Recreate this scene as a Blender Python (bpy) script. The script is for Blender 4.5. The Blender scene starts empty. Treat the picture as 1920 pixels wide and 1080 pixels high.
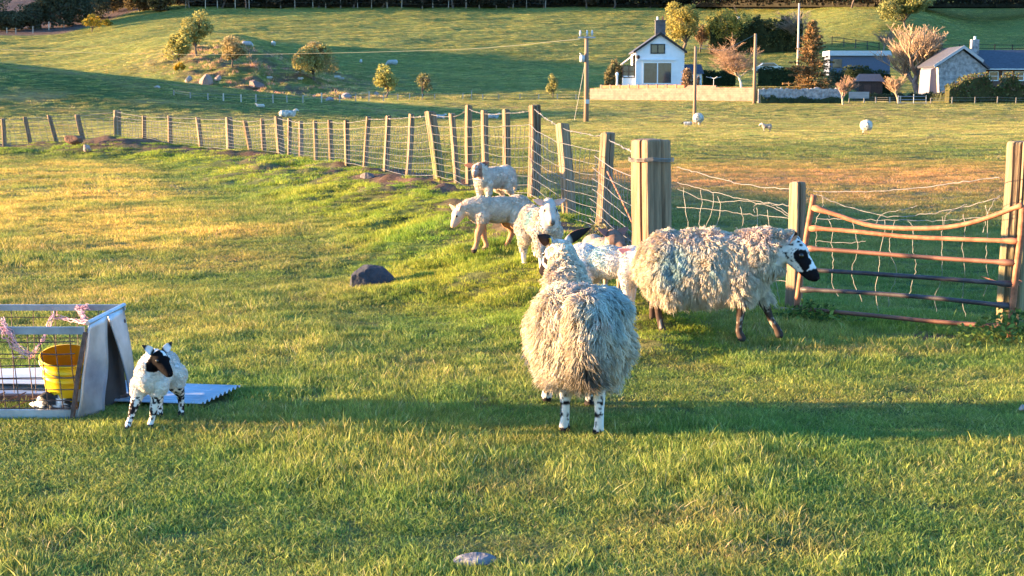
import bpy, math, random
import numpy as np
from mathutils import Vector, Matrix

R = math.radians
F = 2800.0                      # focal length in pixels of the 1920 wide photograph
PITCH = math.atan(359 / F)
CAMZ = 1.6
scene = bpy.context.scene
col = scene.collection

# ---------------------------------------------------------------- camera
cam_data = bpy.data.cameras.new('camera')
cam = bpy.data.objects.new('camera', cam_data)
col.objects.link(cam)
cam.location = (0, 0, CAMZ)
cam.rotation_euler = (R(90) - PITCH, 0, 0)
cam_data.sensor_width = 36
cam_data.lens = F / 1920 * 36
cam_data.clip_start = 0.1
cam_data.clip_end = 3000
scene.camera = cam

# ---------------------------------------------------------------- light
SUN_EL = R(4.6)
SUN_AZ = R(3.0)                 # the sun stands low at the left
sun_dir = Vector((-math.cos(SUN_AZ) * math.cos(SUN_EL), math.sin(SUN_AZ) * math.cos(SUN_EL), math.sin(SUN_EL)))
world = bpy.data.worlds.new('World')
scene.world = world
world.use_nodes = True
wn = world.node_tree
sky = wn.nodes.new('ShaderNodeTexSky')
sky.sky_type = 'NISHITA'
sky.sun_disc = False
sky.sun_elevation = SUN_EL
sky.sun_rotation = math.atan2(sun_dir.x, sun_dir.y)
sky.air_density = 1.0
sky.dust_density = 0.4
sky.ozone_density = 4.0
bg = wn.nodes['Background']
bg.inputs['Strength'].default_value = 0.15
wn.links.new(sky.outputs['Color'], bg.inputs['Color'])
sl = bpy.data.lights.new('sun', 'SUN')
sl.energy = 3.8
sl.angle = R(1.4)
sl.color = (1.0, 0.66, 0.345)
sun = bpy.data.objects.new('sun', sl)
col.objects.link(sun)
sun.rotation_euler = (-sun_dir).to_track_quat('-Z', 'Y').to_euler()
scene.view_settings.view_transform = 'Standard'
scene.view_settings.look = 'None'
scene.view_settings.exposure = 3.25
scene.view_settings.gamma = 1.0
scene.cycles.max_bounces = 6
scene.cycles.transparent_max_bounces = 8
try:
    scene.cycles.use_denoising = True
except Exception:
    pass

# ---------------------------------------------------------------- noise
def _hash(ix, iy, iz, seed):
    n = (ix.astype(np.int64) * 73856093) ^ (iy.astype(np.int64) * 19349663) ^ (iz.astype(np.int64) * 83492791) ^ (seed * 2654435761)
    n = (n ^ (n >> 13)) & 0xffffffff
    n = (n * 1274126177) & 0xffffffff
    n = (n ^ (n >> 16)) & 0xffffffff
    n = (n * 668265263) & 0xffffffff
    n = (n ^ (n >> 15)) & 0xffffffff
    return n / 4294967295.0

def vnoise(x, y, z=None, seed=0):
    """smooth value noise 0..1"""
    x = np.asarray(x, float); y = np.asarray(y, float)
    z = np.zeros_like(x + y) if z is None else np.asarray(z, float)
    x, y, z = np.broadcast_arrays(x, y, z)
    ix, iy, iz = np.floor(x), np.floor(y), np.floor(z)
    fx, fy, fz = x - ix, y - iy, z - iz
    fx = fx * fx * (3 - 2 * fx); fy = fy * fy * (3 - 2 * fy); fz = fz * fz * (3 - 2 * fz)
    r = 0
    for dx in (0, 1):
        wx = fx if dx else 1 - fx
        for dy in (0, 1):
            wy = fy if dy else 1 - fy
            for dz in (0, 1):
                wz = fz if dz else 1 - fz
                r = r + wx * wy * wz * _hash(ix + dx, iy + dy, iz + dz, seed)
    return r

def fbm(x, y, z=None, seed=0, octaves=4, gain=0.5):
    a, s, t = 1.0, 0.0, 0.0
    f = 1.0
    for o in range(octaves):
        s = s + a * vnoise(np.asarray(x) * f, np.asarray(y) * f, None if z is None else np.asarray(z) * f, seed + o * 17)
        t += a; a *= gain; f *= 2.03
    return s / t

def sstep(a, b, x):
    t = np.clip((np.asarray(x, float) - a) / (b - a), 0, 1)
    return t * t * (3 - 2 * t)

# ---------------------------------------------------------------- materials
def node(nt, typ, **kw):
    n = nt.nodes.new(typ)
    for k, v in kw.items():
        setattr(n, k, v)
    return n

def mat(name, color=(0.5, 0.5, 0.5), rough=0.8, metallic=0.0, attr=False, var=0.25, vscale=6.0, bump=0.0, bscale=40.0,
        bdist=0.02, transl=0.0, spec=0.3, stretch=None, sheen=0.0, rand=0.0, detail=4.0):
    m = bpy.data.materials.new(name)
    m.use_nodes = True
    nt = m.node_tree
    b = nt.nodes['Principled BSDF']
    out = nt.nodes['Material Output']
    b.inputs['Roughness'].default_value = rough
    b.inputs['Metallic'].default_value = metallic
    b.inputs['Specular IOR Level'].default_value = spec
    if sheen:
        b.inputs['Sheen Weight'].default_value = sheen
    tc = node(nt, 'ShaderNodeTexCoord')
    vec = tc.outputs['Object']
    if stretch:
        mp = node(nt, 'ShaderNodeMapping')
        mp.inputs['Scale'].default_value = stretch
        nt.links.new(vec, mp.inputs['Vector'])
        vec = mp.outputs['Vector']
    if attr:
        a = node(nt, 'ShaderNodeAttribute', attribute_name='Col')
        base = a.outputs['Color']
    else:
        rgb = node(nt, 'ShaderNodeRGB')
        rgb.outputs[0].default_value = (*color, 1)
        base = rgb.outputs[0]
    nz = node(nt, 'ShaderNodeTexNoise')
    nz.inputs['Scale'].default_value = vscale
    nz.inputs['Detail'].default_value = detail
    nz.inputs['Roughness'].default_value = 0.6
    nt.links.new(vec, nz.inputs['Vector'])
    mr = node(nt, 'ShaderNodeMapRange')
    mr.inputs['From Min'].default_value = 0.3
    mr.inputs['From Max'].default_value = 0.7
    mr.inputs['To Min'].default_value = 1 - var
    mr.inputs['To Max'].default_value = 1 + var
    nt.links.new(nz.outputs['Fac'], mr.inputs['Value'])
    vm = node(nt, 'ShaderNodeVectorMath', operation='SCALE')
    nt.links.new(base, vm.inputs[0])
    nt.links.new(mr.outputs[0], vm.inputs['Scale'])
    colout = vm.outputs[0]
    if rand:
        oi = node(nt, 'ShaderNodeObjectInfo')
        m2 = node(nt, 'ShaderNodeMapRange')
        m2.inputs['To Min'].default_value = 1 - rand
        m2.inputs['To Max'].default_value = 1 + rand
        nt.links.new(oi.outputs['Random'], m2.inputs['Value'])
        v2 = node(nt, 'ShaderNodeVectorMath', operation='SCALE')
        nt.links.new(colout, v2.inputs[0]); nt.links.new(m2.outputs[0], v2.inputs['Scale'])
        colout = v2.outputs[0]
    nt.links.new(colout, b.inputs['Base Color'])
    if bump:
        n2 = node(nt, 'ShaderNodeTexNoise')
        n2.inputs['Scale'].default_value = bscale
        n2.inputs['Detail'].default_value = 5
        nt.links.new(vec, n2.inputs['Vector'])
        bp = node(nt, 'ShaderNodeBump')
        bp.inputs['Strength'].default_value = bump
        bp.inputs['Distance'].default_value = bdist
        nt.links.new(n2.outputs['Fac'], bp.inputs['Height'])
        nt.links.new(bp.outputs[0], b.inputs['Normal'])
    if transl:
        tr = node(nt, 'ShaderNodeBsdfTranslucent')
        mx = node(nt, 'ShaderNodeMixShader')
        mx.inputs[0].default_value = transl
        nt.links.new(colout, tr.inputs['Color'])
        nt.links.new(b.outputs[0], mx.inputs[1]); nt.links.new(tr.outputs[0], mx.inputs[2])
        nt.links.new(mx.outputs[0], out.inputs['Surface'])
    return m

# ---------------------------------------------------------------- mesh helpers
class MB:
    """collects vertices, faces and colours; link() makes ONE mesh object"""
    def __init__(self):
        self.v = []; self.f = []; self.c = []; self.n = 0; self.mi = []
    def add(self, verts, faces, colour=None, mi=0):
        verts = np.asarray(verts, float).reshape(-1, 3)
        o = self.n
        self.v.append(verts)
        for f in faces:
            self.f.append([i + o for i in f]); self.mi.append(mi)
        self.n += len(verts)
        c = np.ones((len(verts), 3)) * 0.5 if colour is None else np.broadcast_to(np.asarray(colour, float), (len(verts), 3))
        self.c.append(c)
        return self
    def box(self, c, s, rz=0.0, colour=None, ry=0.0, taper=1.0, mi=0):
        hx, hy, hz = s[0] / 2, s[1] / 2, s[2] / 2
        P = np.array([[x * (taper if z > 0 else 1), y * (taper if z > 0 else 1), z] for z in (-1, 1) for y in (-1, 1) for x in (-1, 1)], float) * (hx, hy, hz)
        M = (Matrix.Rotation(rz, 3, 'Z') @ Matrix.Rotation(ry, 3, 'Y'))
        P = P @ np.array(M).T + np.array(c)
        self.add(P, [(0, 2, 3, 1), (4, 5, 7, 6), (0, 1, 5, 4), (2, 6, 7, 3), (0, 4, 6, 2), (1, 3, 7, 5)], colour, mi)
        return self
    def tube(self, pts, rad, n=6, colour=None, caps=True, mi=0, flat=None):
        P = np.asarray(pts, float); k = len(P)
        rad = np.broadcast_to(np.asarray(rad, float), (k,))
        T = np.gradient(P, axis=0); T /= (np.linalg.norm(T, axis=1, keepdims=True) + 1e-9)
        up = np.array([0, 0, 1.0]) if abs(T[:, 2]).mean() < 0.8 else np.array([1.0, 0, 0])
        A = np.cross(T, up); A /= (np.linalg.norm(A, axis=1, keepdims=True) + 1e-9)
        B = np.cross(A, T)
        ang = np.arange(n) * 2 * math.pi / n
        V = P[:, None] + rad[:, None, None] * (np.cos(ang)[None, :, None] * A[:, None] + np.sin(ang)[None, :, None] * B[:, None] * (flat or 1.0))
        fs = []
        for i in range(k - 1):
            for j in range(n):
                a, b = i * n + j, i * n + (j + 1) % n
                fs.append((a, b, b + n, a + n))
        if caps:
            fs.append(tuple(range(n - 1, -1, -1))); fs.append(tuple((k - 1) * n + j for j in range(n)))
        cc = colour
        if colour is not None and np.ndim(colour) == 2:
            cc = np.repeat(np.asarray(colour, float), n, axis=0)
        self.add(V.reshape(-1, 3), fs, cc, mi)
        return self
    def ball(self, c, r, seg=12, rings=8, colour=None, rot=None, mi=0):
        r = np.broadcast_to(np.asarray(r, float), (3,))
        th = np.linspace(0, math.pi, rings + 1)[1:-1]; ph = np.arange(seg) * 2 * math.pi / seg
        V = [[0, 0, 1]] + [[math.sin(t) * math.cos(p), math.sin(t) * math.sin(p), math.cos(t)] for t in th for p in ph] + [[0, 0, -1]]
        V = np.array(V) * r
        if rot is not None:
            V = V @ np.array(rot).T
        V = V + np.array(c)
        fs = [(0, 1 + j, 1 + (j + 1) % seg) for j in range(seg)]
        for i in range(rings - 2):
            for j in range(seg):
                a, b = 1 + i * seg + j, 1 + i * seg + (j + 1) % seg
                fs.append((a, a + seg, b + seg, b))
        L = len(V) - 1; o = 1 + (rings - 2) * seg
        fs += [(o + (j + 1) % seg, o + j, L) for j in range(seg)]
        self.add(V, fs, colour, mi)
        return self
    def mesh(self, name):
        V = np.concatenate(self.v); C = np.concatenate(self.c)
        me = bpy.data.meshes.new(name)
        me.from_pydata(V.tolist(), [], self.f)
        a = me.color_attributes.new('Col', 'FLOAT_COLOR', 'POINT')
        a.data.foreach_set('color', np.concatenate([C, np.ones((len(C), 1))], 1).ravel())
        return me
    def link(self, name, material, parent=None, smooth=False, at=None):
        me = self.mesh(name)
        if at is not None:
            at = np.asarray(at, float)
            me.transform(Matrix.Translation((-at[0], -at[1], -at[2])))
        return link_mesh(name, me, material, parent, smooth, at)

def link_mesh(name, me, material, parent=None, smooth=False, at=None):
    if material is not None:
        for m_ in (material if isinstance(material, (list, tuple)) else [material]):
            me.materials.append(m_)
    if smooth:
        me.polygons.foreach_set('use_smooth', [True] * len(me.polygons))
    o = bpy.data.objects.new(name, me)
    col.objects.link(o)
    if at is not None:
        o.location = at
    if parent is not None:
        o.parent = parent
    return o

def fastmesh(name, V, Q, C=None, tri=False):
    """mesh from numpy arrays: V (n,3), Q (m,4) or (m,3)"""
    me = bpy.data.meshes.new(name)
    k = Q.shape[1]
    me.vertices.add(len(V)); me.vertices.foreach_set('co', np.ascontiguousarray(V, dtype=np.float32).ravel())
    me.loops.add(Q.size); me.loops.foreach_set('vertex_index', np.ascontiguousarray(Q, dtype=np.int32).ravel())
    me.polygons.add(len(Q))
    me.polygons.foreach_set('loop_start', np.arange(0, Q.size, k, dtype=np.int32))
    me.polygons.foreach_set('loop_total', np.full(len(Q), k, dtype=np.int32))
    if C is not None:
        a = me.color_attributes.new('Col', 'FLOAT_COLOR', 'POINT')
        a.data.foreach_set('color', np.concatenate([C, np.ones((len(C), 1))], 1).astype(np.float32).ravel())
    me.update(calc_edges=True)
    me.validate()
    return me

def tag(o, label=None, cat=None, group=None, kind=None):
    if label: o['label'] = label
    if cat: o['category'] = cat
    if group: o['group'] = group
    if kind: o['kind'] = kind
    return o

def empty(name, loc, label, cat, group=None, rz=0.0):
    o = bpy.data.objects.new(name, None)
    o.empty_display_size = 0.2
    col.objects.link(o)
    o.location = loc; o.rotation_euler = (0, 0, rz)
    return tag(o, label, cat, group)

# ---------------------------------------------------------------- picture <-> place
_cp, _sp = math.cos(PITCH), math.sin(PITCH)
def W(px, py, Y):
    """point at forward distance Y seen at pixel (px, py) of the 1920x1080 photograph"""
    a, b = (px - 960) / F, (540 - py) / F
    dy, dz = _cp + b * _sp, -_sp + b * _cp
    t = Y / dy
    return np.array([a * t, Y, CAMZ + dz * t])

# ---------------------------------------------------------------- terrain
FL = np.array([(-90, 75), (-40, 58), (-18, 46.5), (-14.3, 42.5), (-11.75, 42.5), (-7.2, 38.3), (-5.4, 35), (-4.06, 30.9), (-2.6, 26.8),
               (-1.67, 24.2), (-1.12, 22.5), (.27, 18.8), (.59, 16.1), (.89, 14.6), (1.17, 12.7), (2.13, 11.0), (3.4, 9.98), (6, 9.3), (12, 8.8), (40, 8.0), (90, 8.0)], float)
def fence_sd(X, Y):
    X = np.asarray(X, float); Y = np.asarray(Y, float)
    best = np.full(np.broadcast(X, Y).shape, 1e9)
    for (x0, y0), (x1, y1) in zip(FL[:-1], FL[1:]):
        dx, dy = x1 - x0, y1 - y0
        t = np.clip(((X - x0) * dx + (Y - y0) * dy) / (dx * dx + dy * dy), 0, 1)
        d = np.hypot(X - x0 - t * dx, Y - y0 - t * dy)
        best = np.minimum(best, d)
    side = np.where(Y > np.interp(X, FL[:, 0], FL[:, 1]), 1.0, -1.0)
    return best * side

def bank_mask(X):
    return np.interp(X, [-30, -12, -5, -1, .5, 1.0, 1.5, 2.1, 30], [.22, .22, .26, .33, .33, .22, .06, .01, 0.0])

def ground_h(X, Y):
    X = np.asarray(X, float); Y = np.asarray(Y, float)
    X, Y = np.broadcast_arrays(X, Y)
    s = fence_sd(X, Y)
    Ys = np.maximum(Y, 1.0)
    px = 960 + X / Ys * F
    bm = bank_mask(X)
    z = bm * sstep(-2.9, -0.7, s) * (1 + 0.25 * np.clip(s, -0.7, 0) / 0.7 * 0)
    # beyond the fence the ground drops into the lower field
    drop = np.interp(X, [-20, -5, 0, 1.5, 4, 20], [.5, .6, .62, .55, .5, .5])
    z = z - (bm + drop) * sstep(0.15, 3.6, s)
    lump = np.exp(-((X + 10.9) / 2.2) ** 2 - ((Y - 41.2) / 1.6) ** 2)
    z = z + 0.28 * lump
    # lumpiness
    near = np.exp(-np.maximum(Y, 0) / 60)
    z = z + near * 0.05 * (fbm(X * .45, Y * .45, seed=3, octaves=3) - .5) * sstep(1.0, 5, Y)
    bk = sstep(-3.2, -1.5, s) * (1 - sstep(0.2, 1.2, s)) * sstep(0.05, .2, bm)
    z = z + bk * 0.30 * (fbm(X * 1.6, Y * 1.6, seed=8, octaves=4) - .5)
    # the flat lower field and the rise to the cottage wall
    z = z + sstep(120, 192, Y) * 1.62
    # hill in shade at the left
    A = np.interp(X, [-400, -140, -90, -51, -33, -20, -12, -5, 0], [10, 9.3, 7.7, 4.9, 2.9, 1.25, .45, .1, 0])
    z = z + A * np.exp(-((Y - 148) / np.where(Y > 148, 20.0, 26.0)) ** 2) * sstep(60, 110, Y)
    # hillside
    Yt = np.maximum(Y, 193)
    yimg = np.interp(Yt, [193, 230, 300, 420, 600, 1000, 1500], [189, 164, 95, 10, -60, -150, -200])
    left = sstep(420, 60, px)
    yimg = yimg + left * np.interp(Yt, [193, 260, 360, 420, 700], [0, 6, 30, 38, 20])
    target = CAMZ + (181 - yimg) / F * Yt
    z = z + np.where(Y > 193, target - (CAMZ + (181 - 189) / F * 193), 0) * sstep(190, 200, Y)
    far = sstep(200, 260, Y)
    # knoll with the rocks, falling away to the right
    pw = px + 90 * (fbm(X / 18, Y / 18, seed=15, octaves=3) - .5) + 0.5 * (Y - 250)
    k = 5.0 * np.where(pw < 430, np.exp(-((pw - 430) / 230) ** 2), np.exp(-((pw - 430) / 135) ** 2))
    z = z + k * sstep(198, 240, Y) * (1 - sstep(275, 335, Y))
    # ridge at the right with the round tree
    pw = px + 80 * (fbm(X / 20, Y / 20, seed=16, octaves=3) - .5)
    k2 = 5.5 * np.where(pw < 1660, np.exp(-((pw - 1660) / 190) ** 2), np.exp(-((pw - 1660) / 100) ** 2))
    z = z + k2 * sstep(280, 335, Y) * (1 - sstep(375, 430, Y))
    # terracettes and tussocky lumps on the slope
    hs = sstep(196, 215, Y)
    z = z + hs * (1.1 * (fbm(X / 30, Y / 22, seed=21, octaves=4) - .5) + .9 * (fbm(X / 8, Y / 4, seed=22, octaves=4) - .5))
    rough = np.exp(-((px - 470) / 170) ** 2) * sstep(192, 200, Y) * (1 - sstep(245, 275, Y))
    z = z + rough * 2.2 * (fbm(X / 3.4, Y / 3.4, seed=30, octaves=3) - .45)
    # garden terrace held up by the block wall
    yw = np.interp(px, [1106, 1412, 1580], [195, 181, 181])
    tm = sstep(1112, 1122, px) * (1 - sstep(1560, 1640, px)) * sstep(1.0, 2.6, Y - yw) * (1 - sstep(214, 224, Y))
    z = z + tm * np.maximum(0, 2.80 - z)
    return z

def pick(px, py, ymin=3.0, ymax=900.0):
    """where the pixel's ray first meets the ground"""
    Ys = np.exp(np.linspace(math.log(ymin), math.log(ymax), 900))
    P = np.array([W(px, py, y) for y in Ys])
    g = ground_h(P[:, 0], P[:, 1])
    d = P[:, 2] - g
    idx = np.where((d[:-1] > 0) & (d[1:] <= 0))[0]
    if len(idx) == 0:
        return np.array([P[-1, 0], P[-1, 1], g[-1]])
    i = idx[0]
    t = d[i] / (d[i] - d[i + 1])
    y = Ys[i] + t * (Ys[i + 1] - Ys[i])
    p = W(px, py, y)
    p[2] = float(ground_h(p[0], p[1]))
    return p

def onground(x, y, dz=0.0):
    return np.array([x, y, float(ground_h(x, y)) + dz])

_rows = np.concatenate([np.linspace(-25, 2.5, 12), 3 + (np.exp(np.linspace(0, 1, 330) * math.log(45)) - 1) / 44 * 90, np.exp(np.linspace(math.log(93.5), math.log(1500), 330))])
_t = np.linspace(-1, 1, 521)
_u = np.sign(_t) * (0.62 * np.abs(_t) + 2.2 * np.abs(_t) ** 5)
YY, UU = np.meshgrid(_rows, _u, indexing='ij')
XX = UU * (np.maximum(YY, 0) * 0.62 + 9.0)
ZZ = ground_h(XX, YY)
GV = np.stack([XX, YY, ZZ], -1).reshape(-1, 3)
nr, nc = XX.shape
ii, jj = np.meshgrid(np.arange(nr - 1), np.arange(nc - 1), indexing='ij')
q = (ii * nc + jj).ravel()
GQ = np.stack([q, q + 1, q + nc + 1, q + nc], 1)

def ground_colour(X, Y):
    X = np.asarray(X, float); Y = np.asarray(Y, float)
    Ys = np.maximum(Y, 1.0)
    px = 960 + X / Ys * F
    s = fence_sd(X, Y)
    n1 = fbm(X / 5, Y / 5, seed=41, octaves=4)[..., None]
    n2 = fbm(X / 1.1, Y / 1.1, seed=42, octaves=3)[..., None]
    green = np.array([.055, .095, .02]); straw = np.array([.26, .20, .075]); dark = np.array([.05, .095, .02])
    c = green + (straw - green) * np.clip((n1 - .42) * 2.2, 0, .6)
    # worn dry ground between the camera and the bank, left part
    w = (sstep(9, 22, Y) * (1 - sstep(-4.0, -2.4, s)) * 0.6)[..., None]
    c = c * (1 - w) + straw * w
    # brown strip in the lower field behind the gate
    b = (sstep(2.5, 5, s) * np.exp(-((Y - (36 + 2 * np.sin(X / 6))) / 10.5) ** 2) * sstep(-6, 4, X))[..., None] * (.55 + .6 * n2)
    c = c * (1 - np.clip(b, 0, 1)) + np.array([.26, .175, .085]) * np.clip(b, 0, 1)
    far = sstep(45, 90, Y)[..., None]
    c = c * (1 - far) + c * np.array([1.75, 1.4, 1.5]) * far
    # bare soil on the bank
    so = sstep(-1.9, -.6, s) * (1 - sstep(.3, 1.0, s)) * sstep(.40, .54, fbm(X / 1.3, Y / 1.3, seed=51, octaves=4)) * (X < 1.2) * (Y < 60)
    so = np.maximum(so, np.exp(-((X + 10.6) / 1.3) ** 2 - ((Y - 40.6) / 1.2) ** 2) * 1.3)
    so = np.maximum(so, 1.5 * np.exp(-((X + .1) / .5) ** 2 - ((Y - 16.4) / 1.0) ** 2))
    so = np.maximum(so, 1.3 * np.exp(-((X - 2.75) / .55) ** 2 - ((Y - 9.85) / .16) ** 2))
    so = np.clip(so, 0, 1)[..., None]
    c = c * (1 - so) + np.array([.15, .085, .055]) * so
    # hillside
    h = (sstep(192, 205, Y))[..., None]
    nh = fbm(X / 14, Y / 9, seed=61, octaves=4)[..., None]
    hill = np.array([.19, .21, .05]) * (0.75 + .5 * nh)
    c = c * (1 - h) + hill * h
    rough = (np.exp(-((px - 520) / 230) ** 2) * sstep(190, 197, Y) * (1 - sstep(235, 262, Y)))[..., None]
    rk = np.clip(rough * sstep(.44, .6, fbm(X / 3, Y / 2.2, seed=71, octaves=4))[..., None] * 1.3, 0, 1)
    c = c * (1 - rk) + np.array([.17, .12, .07]) * rk
    yb = np.interp(px, [-500, 130, 300, 2500], [372, 380, 424, 436])
    hb = sstep(0, 8, Y - yb)[..., None]
    heath = np.array([.13, .085, .07]) * (0.6 + .9 * fbm(X / 22, Y / 30, seed=81, octaves=5)[..., None])
    c = c * (1 - hb) + heath * hb
    return c
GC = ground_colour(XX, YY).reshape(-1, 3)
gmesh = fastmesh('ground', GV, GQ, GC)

def ground_material():
    m = bpy.data.materials.new('field_ground')
    m.use_nodes = True
    nt = m.node_tree; b = nt.nodes['Principled BSDF']
    b.inputs['Roughness'].default_value = 0.95
    b.inputs['Specular IOR Level'].default_value = 0.1
    a = node(nt, 'ShaderNodeAttribute', attribute_name='Col')
    tc = node(nt, 'ShaderNodeTexCoord')
    sep = node(nt, 'ShaderNodeSeparateXYZ'); nt.links.new(tc.outputs['Object'], sep.inputs[0])
    # grass texture at a scale that suits its distance from the gate
    fac = None
    outs = []
    for sc, st in ((28.0, .35), (5.0, .45), (0.9, .5)):
        n = node(nt, 'ShaderNodeTexNoise'); n.inputs['Scale'].default_value = sc; n.inputs['Detail'].default_value = 6; n.inputs['Roughness'].default_value = .7
        nt.links.new(tc.outputs['Object'], n.inputs['Vector'])
        outs.append((n, st))
    cur = a.outputs['Color']
    for n, st in outs:
        mr = node(nt, 'ShaderNodeMapRange')
        mr.inputs['From Min'].default_value = .25; mr.inputs['From Max'].default_value = .75
        mr.inputs['To Min'].default_value = 1 - st; mr.inputs['To Max'].default_value = 1 + st
        nt.links.new(n.outputs['Fac'], mr.inputs['Value'])
        v = node(nt, 'ShaderNodeVectorMath', operation='SCALE')
        nt.links.new(cur, v.inputs[0]); nt.links.new(mr.outputs[0], v.inputs['Scale'])
        cur = v.outputs[0]
    nt.links.new(cur, b.inputs['Base Color'])
    # bumps: blades near, tussocks far
    prev = None
    for sc, dist, stg in ((60.0, .035, 1.0), (9.0, .22, 1.0), (1.6, .9, .8)):
        n = node(nt, 'ShaderNodeTexNoise'); n.inputs['Scale'].default_value = sc; n.inputs['Detail'].default_value = 5; n.inputs['Roughness'].default_value = .65
        nt.links.new(tc.outputs['Object'], n.inputs['Vector'])
        bp = node(nt, 'ShaderNodeBump'); bp.inputs['Distance'].default_value = dist; bp.inputs['Strength'].default_value = stg
        nt.links.new(n.outputs['Fac'], bp.inputs['Height'])
        if sc < 30:   # the coarser bumps come in with distance
            mr = node(nt, 'ShaderNodeMapRange')
            mr.inputs['From Min'].default_value = 20 if sc > 5 else 60; mr.inputs['From Max'].default_value = 60 if sc > 5 else 200
            mr.inputs['To Min'].default_value = 0.0; mr.inputs['To Max'].default_value = stg
            nt.links.new(sep.outputs['Y'], mr.inputs['Value']); nt.links.new(mr.outputs[0], bp.inputs['Strength'])
        if prev is not None:
            nt.links.new(prev, bp.inputs['Normal'])
        prev = bp.outputs[0]
    nt.links.new(prev, b.inputs['Normal'])
    return m
ground = link_mesh('ground', gmesh, ground_material(), smooth=True)
tag(ground, kind='structure')
# ---------------------------------------------------------------- grass
rng = np.random.default_rng(5)
random.seed(5)

def blade_clump(name, n, rad, hmin, hmax, width, lean, seed, dry=.12):
    g = np.random.default_rng(seed)
    ang = g.uniform(0, 2 * math.pi, n); rr = rad * np.sqrt(g.uniform(0, 1, n))
    base = np.stack([np.cos(ang) * rr, np.sin(ang) * rr, np.full(n, -.008)], 1)
    h = g.uniform(hmin, hmax, n) * (1 - .35 * (rr / rad))
    la = g.uniform(0, 2 * math.pi, n); ld = np.stack([np.cos(la), np.sin(la), np.zeros(n)], 1)
    l = g.uniform(.15, 1, n) * lean
    fa = la + math.pi / 2 + g.normal(0, .7, n); sd = np.stack([np.cos(fa), np.sin(fa), np.zeros(n)], 1)
    w = width * g.uniform(.6, 1.2, n)
    ts = np.array([0, .4, .75, 1.0]); ws = np.array([1, .9, .6, .08])
    V = np.zeros((n, 4, 2, 3))
    for k, (t, ww) in enumerate(zip(ts, ws)):
        c = base + ld * (h * l * t ** 2)[:, None] + np.array([0, 0, 1.0]) * (h * (t - .28 * l * t ** 2))[:, None]
        V[:, k, 0] = c - sd * (w * ww)[:, None] / 2
        V[:, k, 1] = c + sd * (w * ww)[:, None] / 2
    dryf = (g.uniform(0, 1, n) < dry)
    tone = g.uniform(0, 1, n)
    c1 = np.array([.090, .150, .028]); c2 = np.array([.262, .275, .062]); c3 = np.array([.38, .34, .15])
    bc = c1 + (c2 - c1) * tone[:, None]
    bc[dryf] = c3 * g.uniform(.6, 1.1, dryf.sum())[:, None]
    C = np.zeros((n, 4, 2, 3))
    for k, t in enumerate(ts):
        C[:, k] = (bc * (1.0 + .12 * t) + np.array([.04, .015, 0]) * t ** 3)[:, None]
    V = V.reshape(-1, 3); C = C.reshape(-1, 3)
    b = np.arange(n)[:, None] * 8
    Q = np.concatenate([b + np.array([[2 * k, 2 * k + 1, 2 * k + 3, 2 * k + 2]]) for k in range(3)], 0)
    return fastmesh(name, V, Q, C)

def grass_material(name, patch=True):
    m = bpy.data.materials.new(name)
    m.use_nodes = True
    nt = m.node_tree; b = nt.nodes['Principled BSDF']; out = nt.nodes['Material Output']
    b.inputs['Roughness'].default_value = .6
    b.inputs['Specular IOR Level'].default_value = .25
    a = node(nt, 'ShaderNodeAttribute', attribute_name='Col')
    oi = node(nt, 'ShaderNodeObjectInfo')
    geo = node(nt, 'ShaderNodeNewGeometry')
    nz = node(nt, 'ShaderNodeTexNoise'); nz.inputs['Scale'].default_value = .55; nz.inputs['Detail'].default_value = 4; nz.inputs['Roughness'].default_value = .65
    nt.links.new(geo.outputs['Position'], nz.inputs['Vector'])
    # patches of drier, yellower turf
    ramp = node(nt, 'ShaderNodeValToRGB')
    ramp.color_ramp.elements[0].position = .38; ramp.color_ramp.elements[0].color = (.76, .93, .85, 1)
    ramp.color_ramp.elements[1].position = .62; ramp.color_ramp.elements[1].color = (1.40, 1.16, 1.2, 1)
    nt.links.new(nz.outputs['Fac'], ramp.inputs[0])
    mul = node(nt, 'ShaderNodeMix', data_type='RGBA', blend_type='MULTIPLY')
    mul.inputs[0].default_value = 1.0
    nt.links.new(a.outputs['Color'], mul.inputs[6]); nt.links.new(ramp.outputs[0], mul.inputs[7])
    mr = node(nt, 'ShaderNodeMapRange'); mr.inputs['To Min'].default_value = .65; mr.inputs['To Max'].default_value = 1.35
    nt.links.new(oi.outputs['Random'], mr.inputs['Value'])
    v = node(nt, 'ShaderNodeVectorMath', operation='SCALE')
    nt.links.new(mul.outputs[2], v.inputs[0]); nt.links.new(mr.outputs[0], v.inputs['Scale'])
    # the instance colour carries the tint of the zone it grows in
    ga = node(nt, 'ShaderNodeAttribute', attribute_name='zone'); ga.attribute_type = 'INSTANCER'
    mul2 = node(nt, 'ShaderNodeMix', data_type='RGBA', blend_type='MULTIPLY')
    mul2.inputs[0].default_value = 1.0
    nt.links.new(v.outputs[0], mul2.inputs[6]); nt.links.new(ga.outputs['Color'], mul2.inputs[7])
    nt.links.new(mul2.outputs[2], b.inputs['Base Color'])
    tr = node(nt, 'ShaderNodeBsdfTranslucent'); nt.links.new(mul2.outputs[2], tr.inputs['Color'])
    mx = node(nt, 'ShaderNodeMixShader'); mx.inputs[0].default_value = .42
    nt.links.new(b.outputs[0], mx.inputs[1]); nt.links.new(tr.outputs[0], mx.inputs[2])
    nt.links.new(mx.outputs[0], out.inputs['Surface'])
    return m
GM = grass_material('grass_blades')

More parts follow.
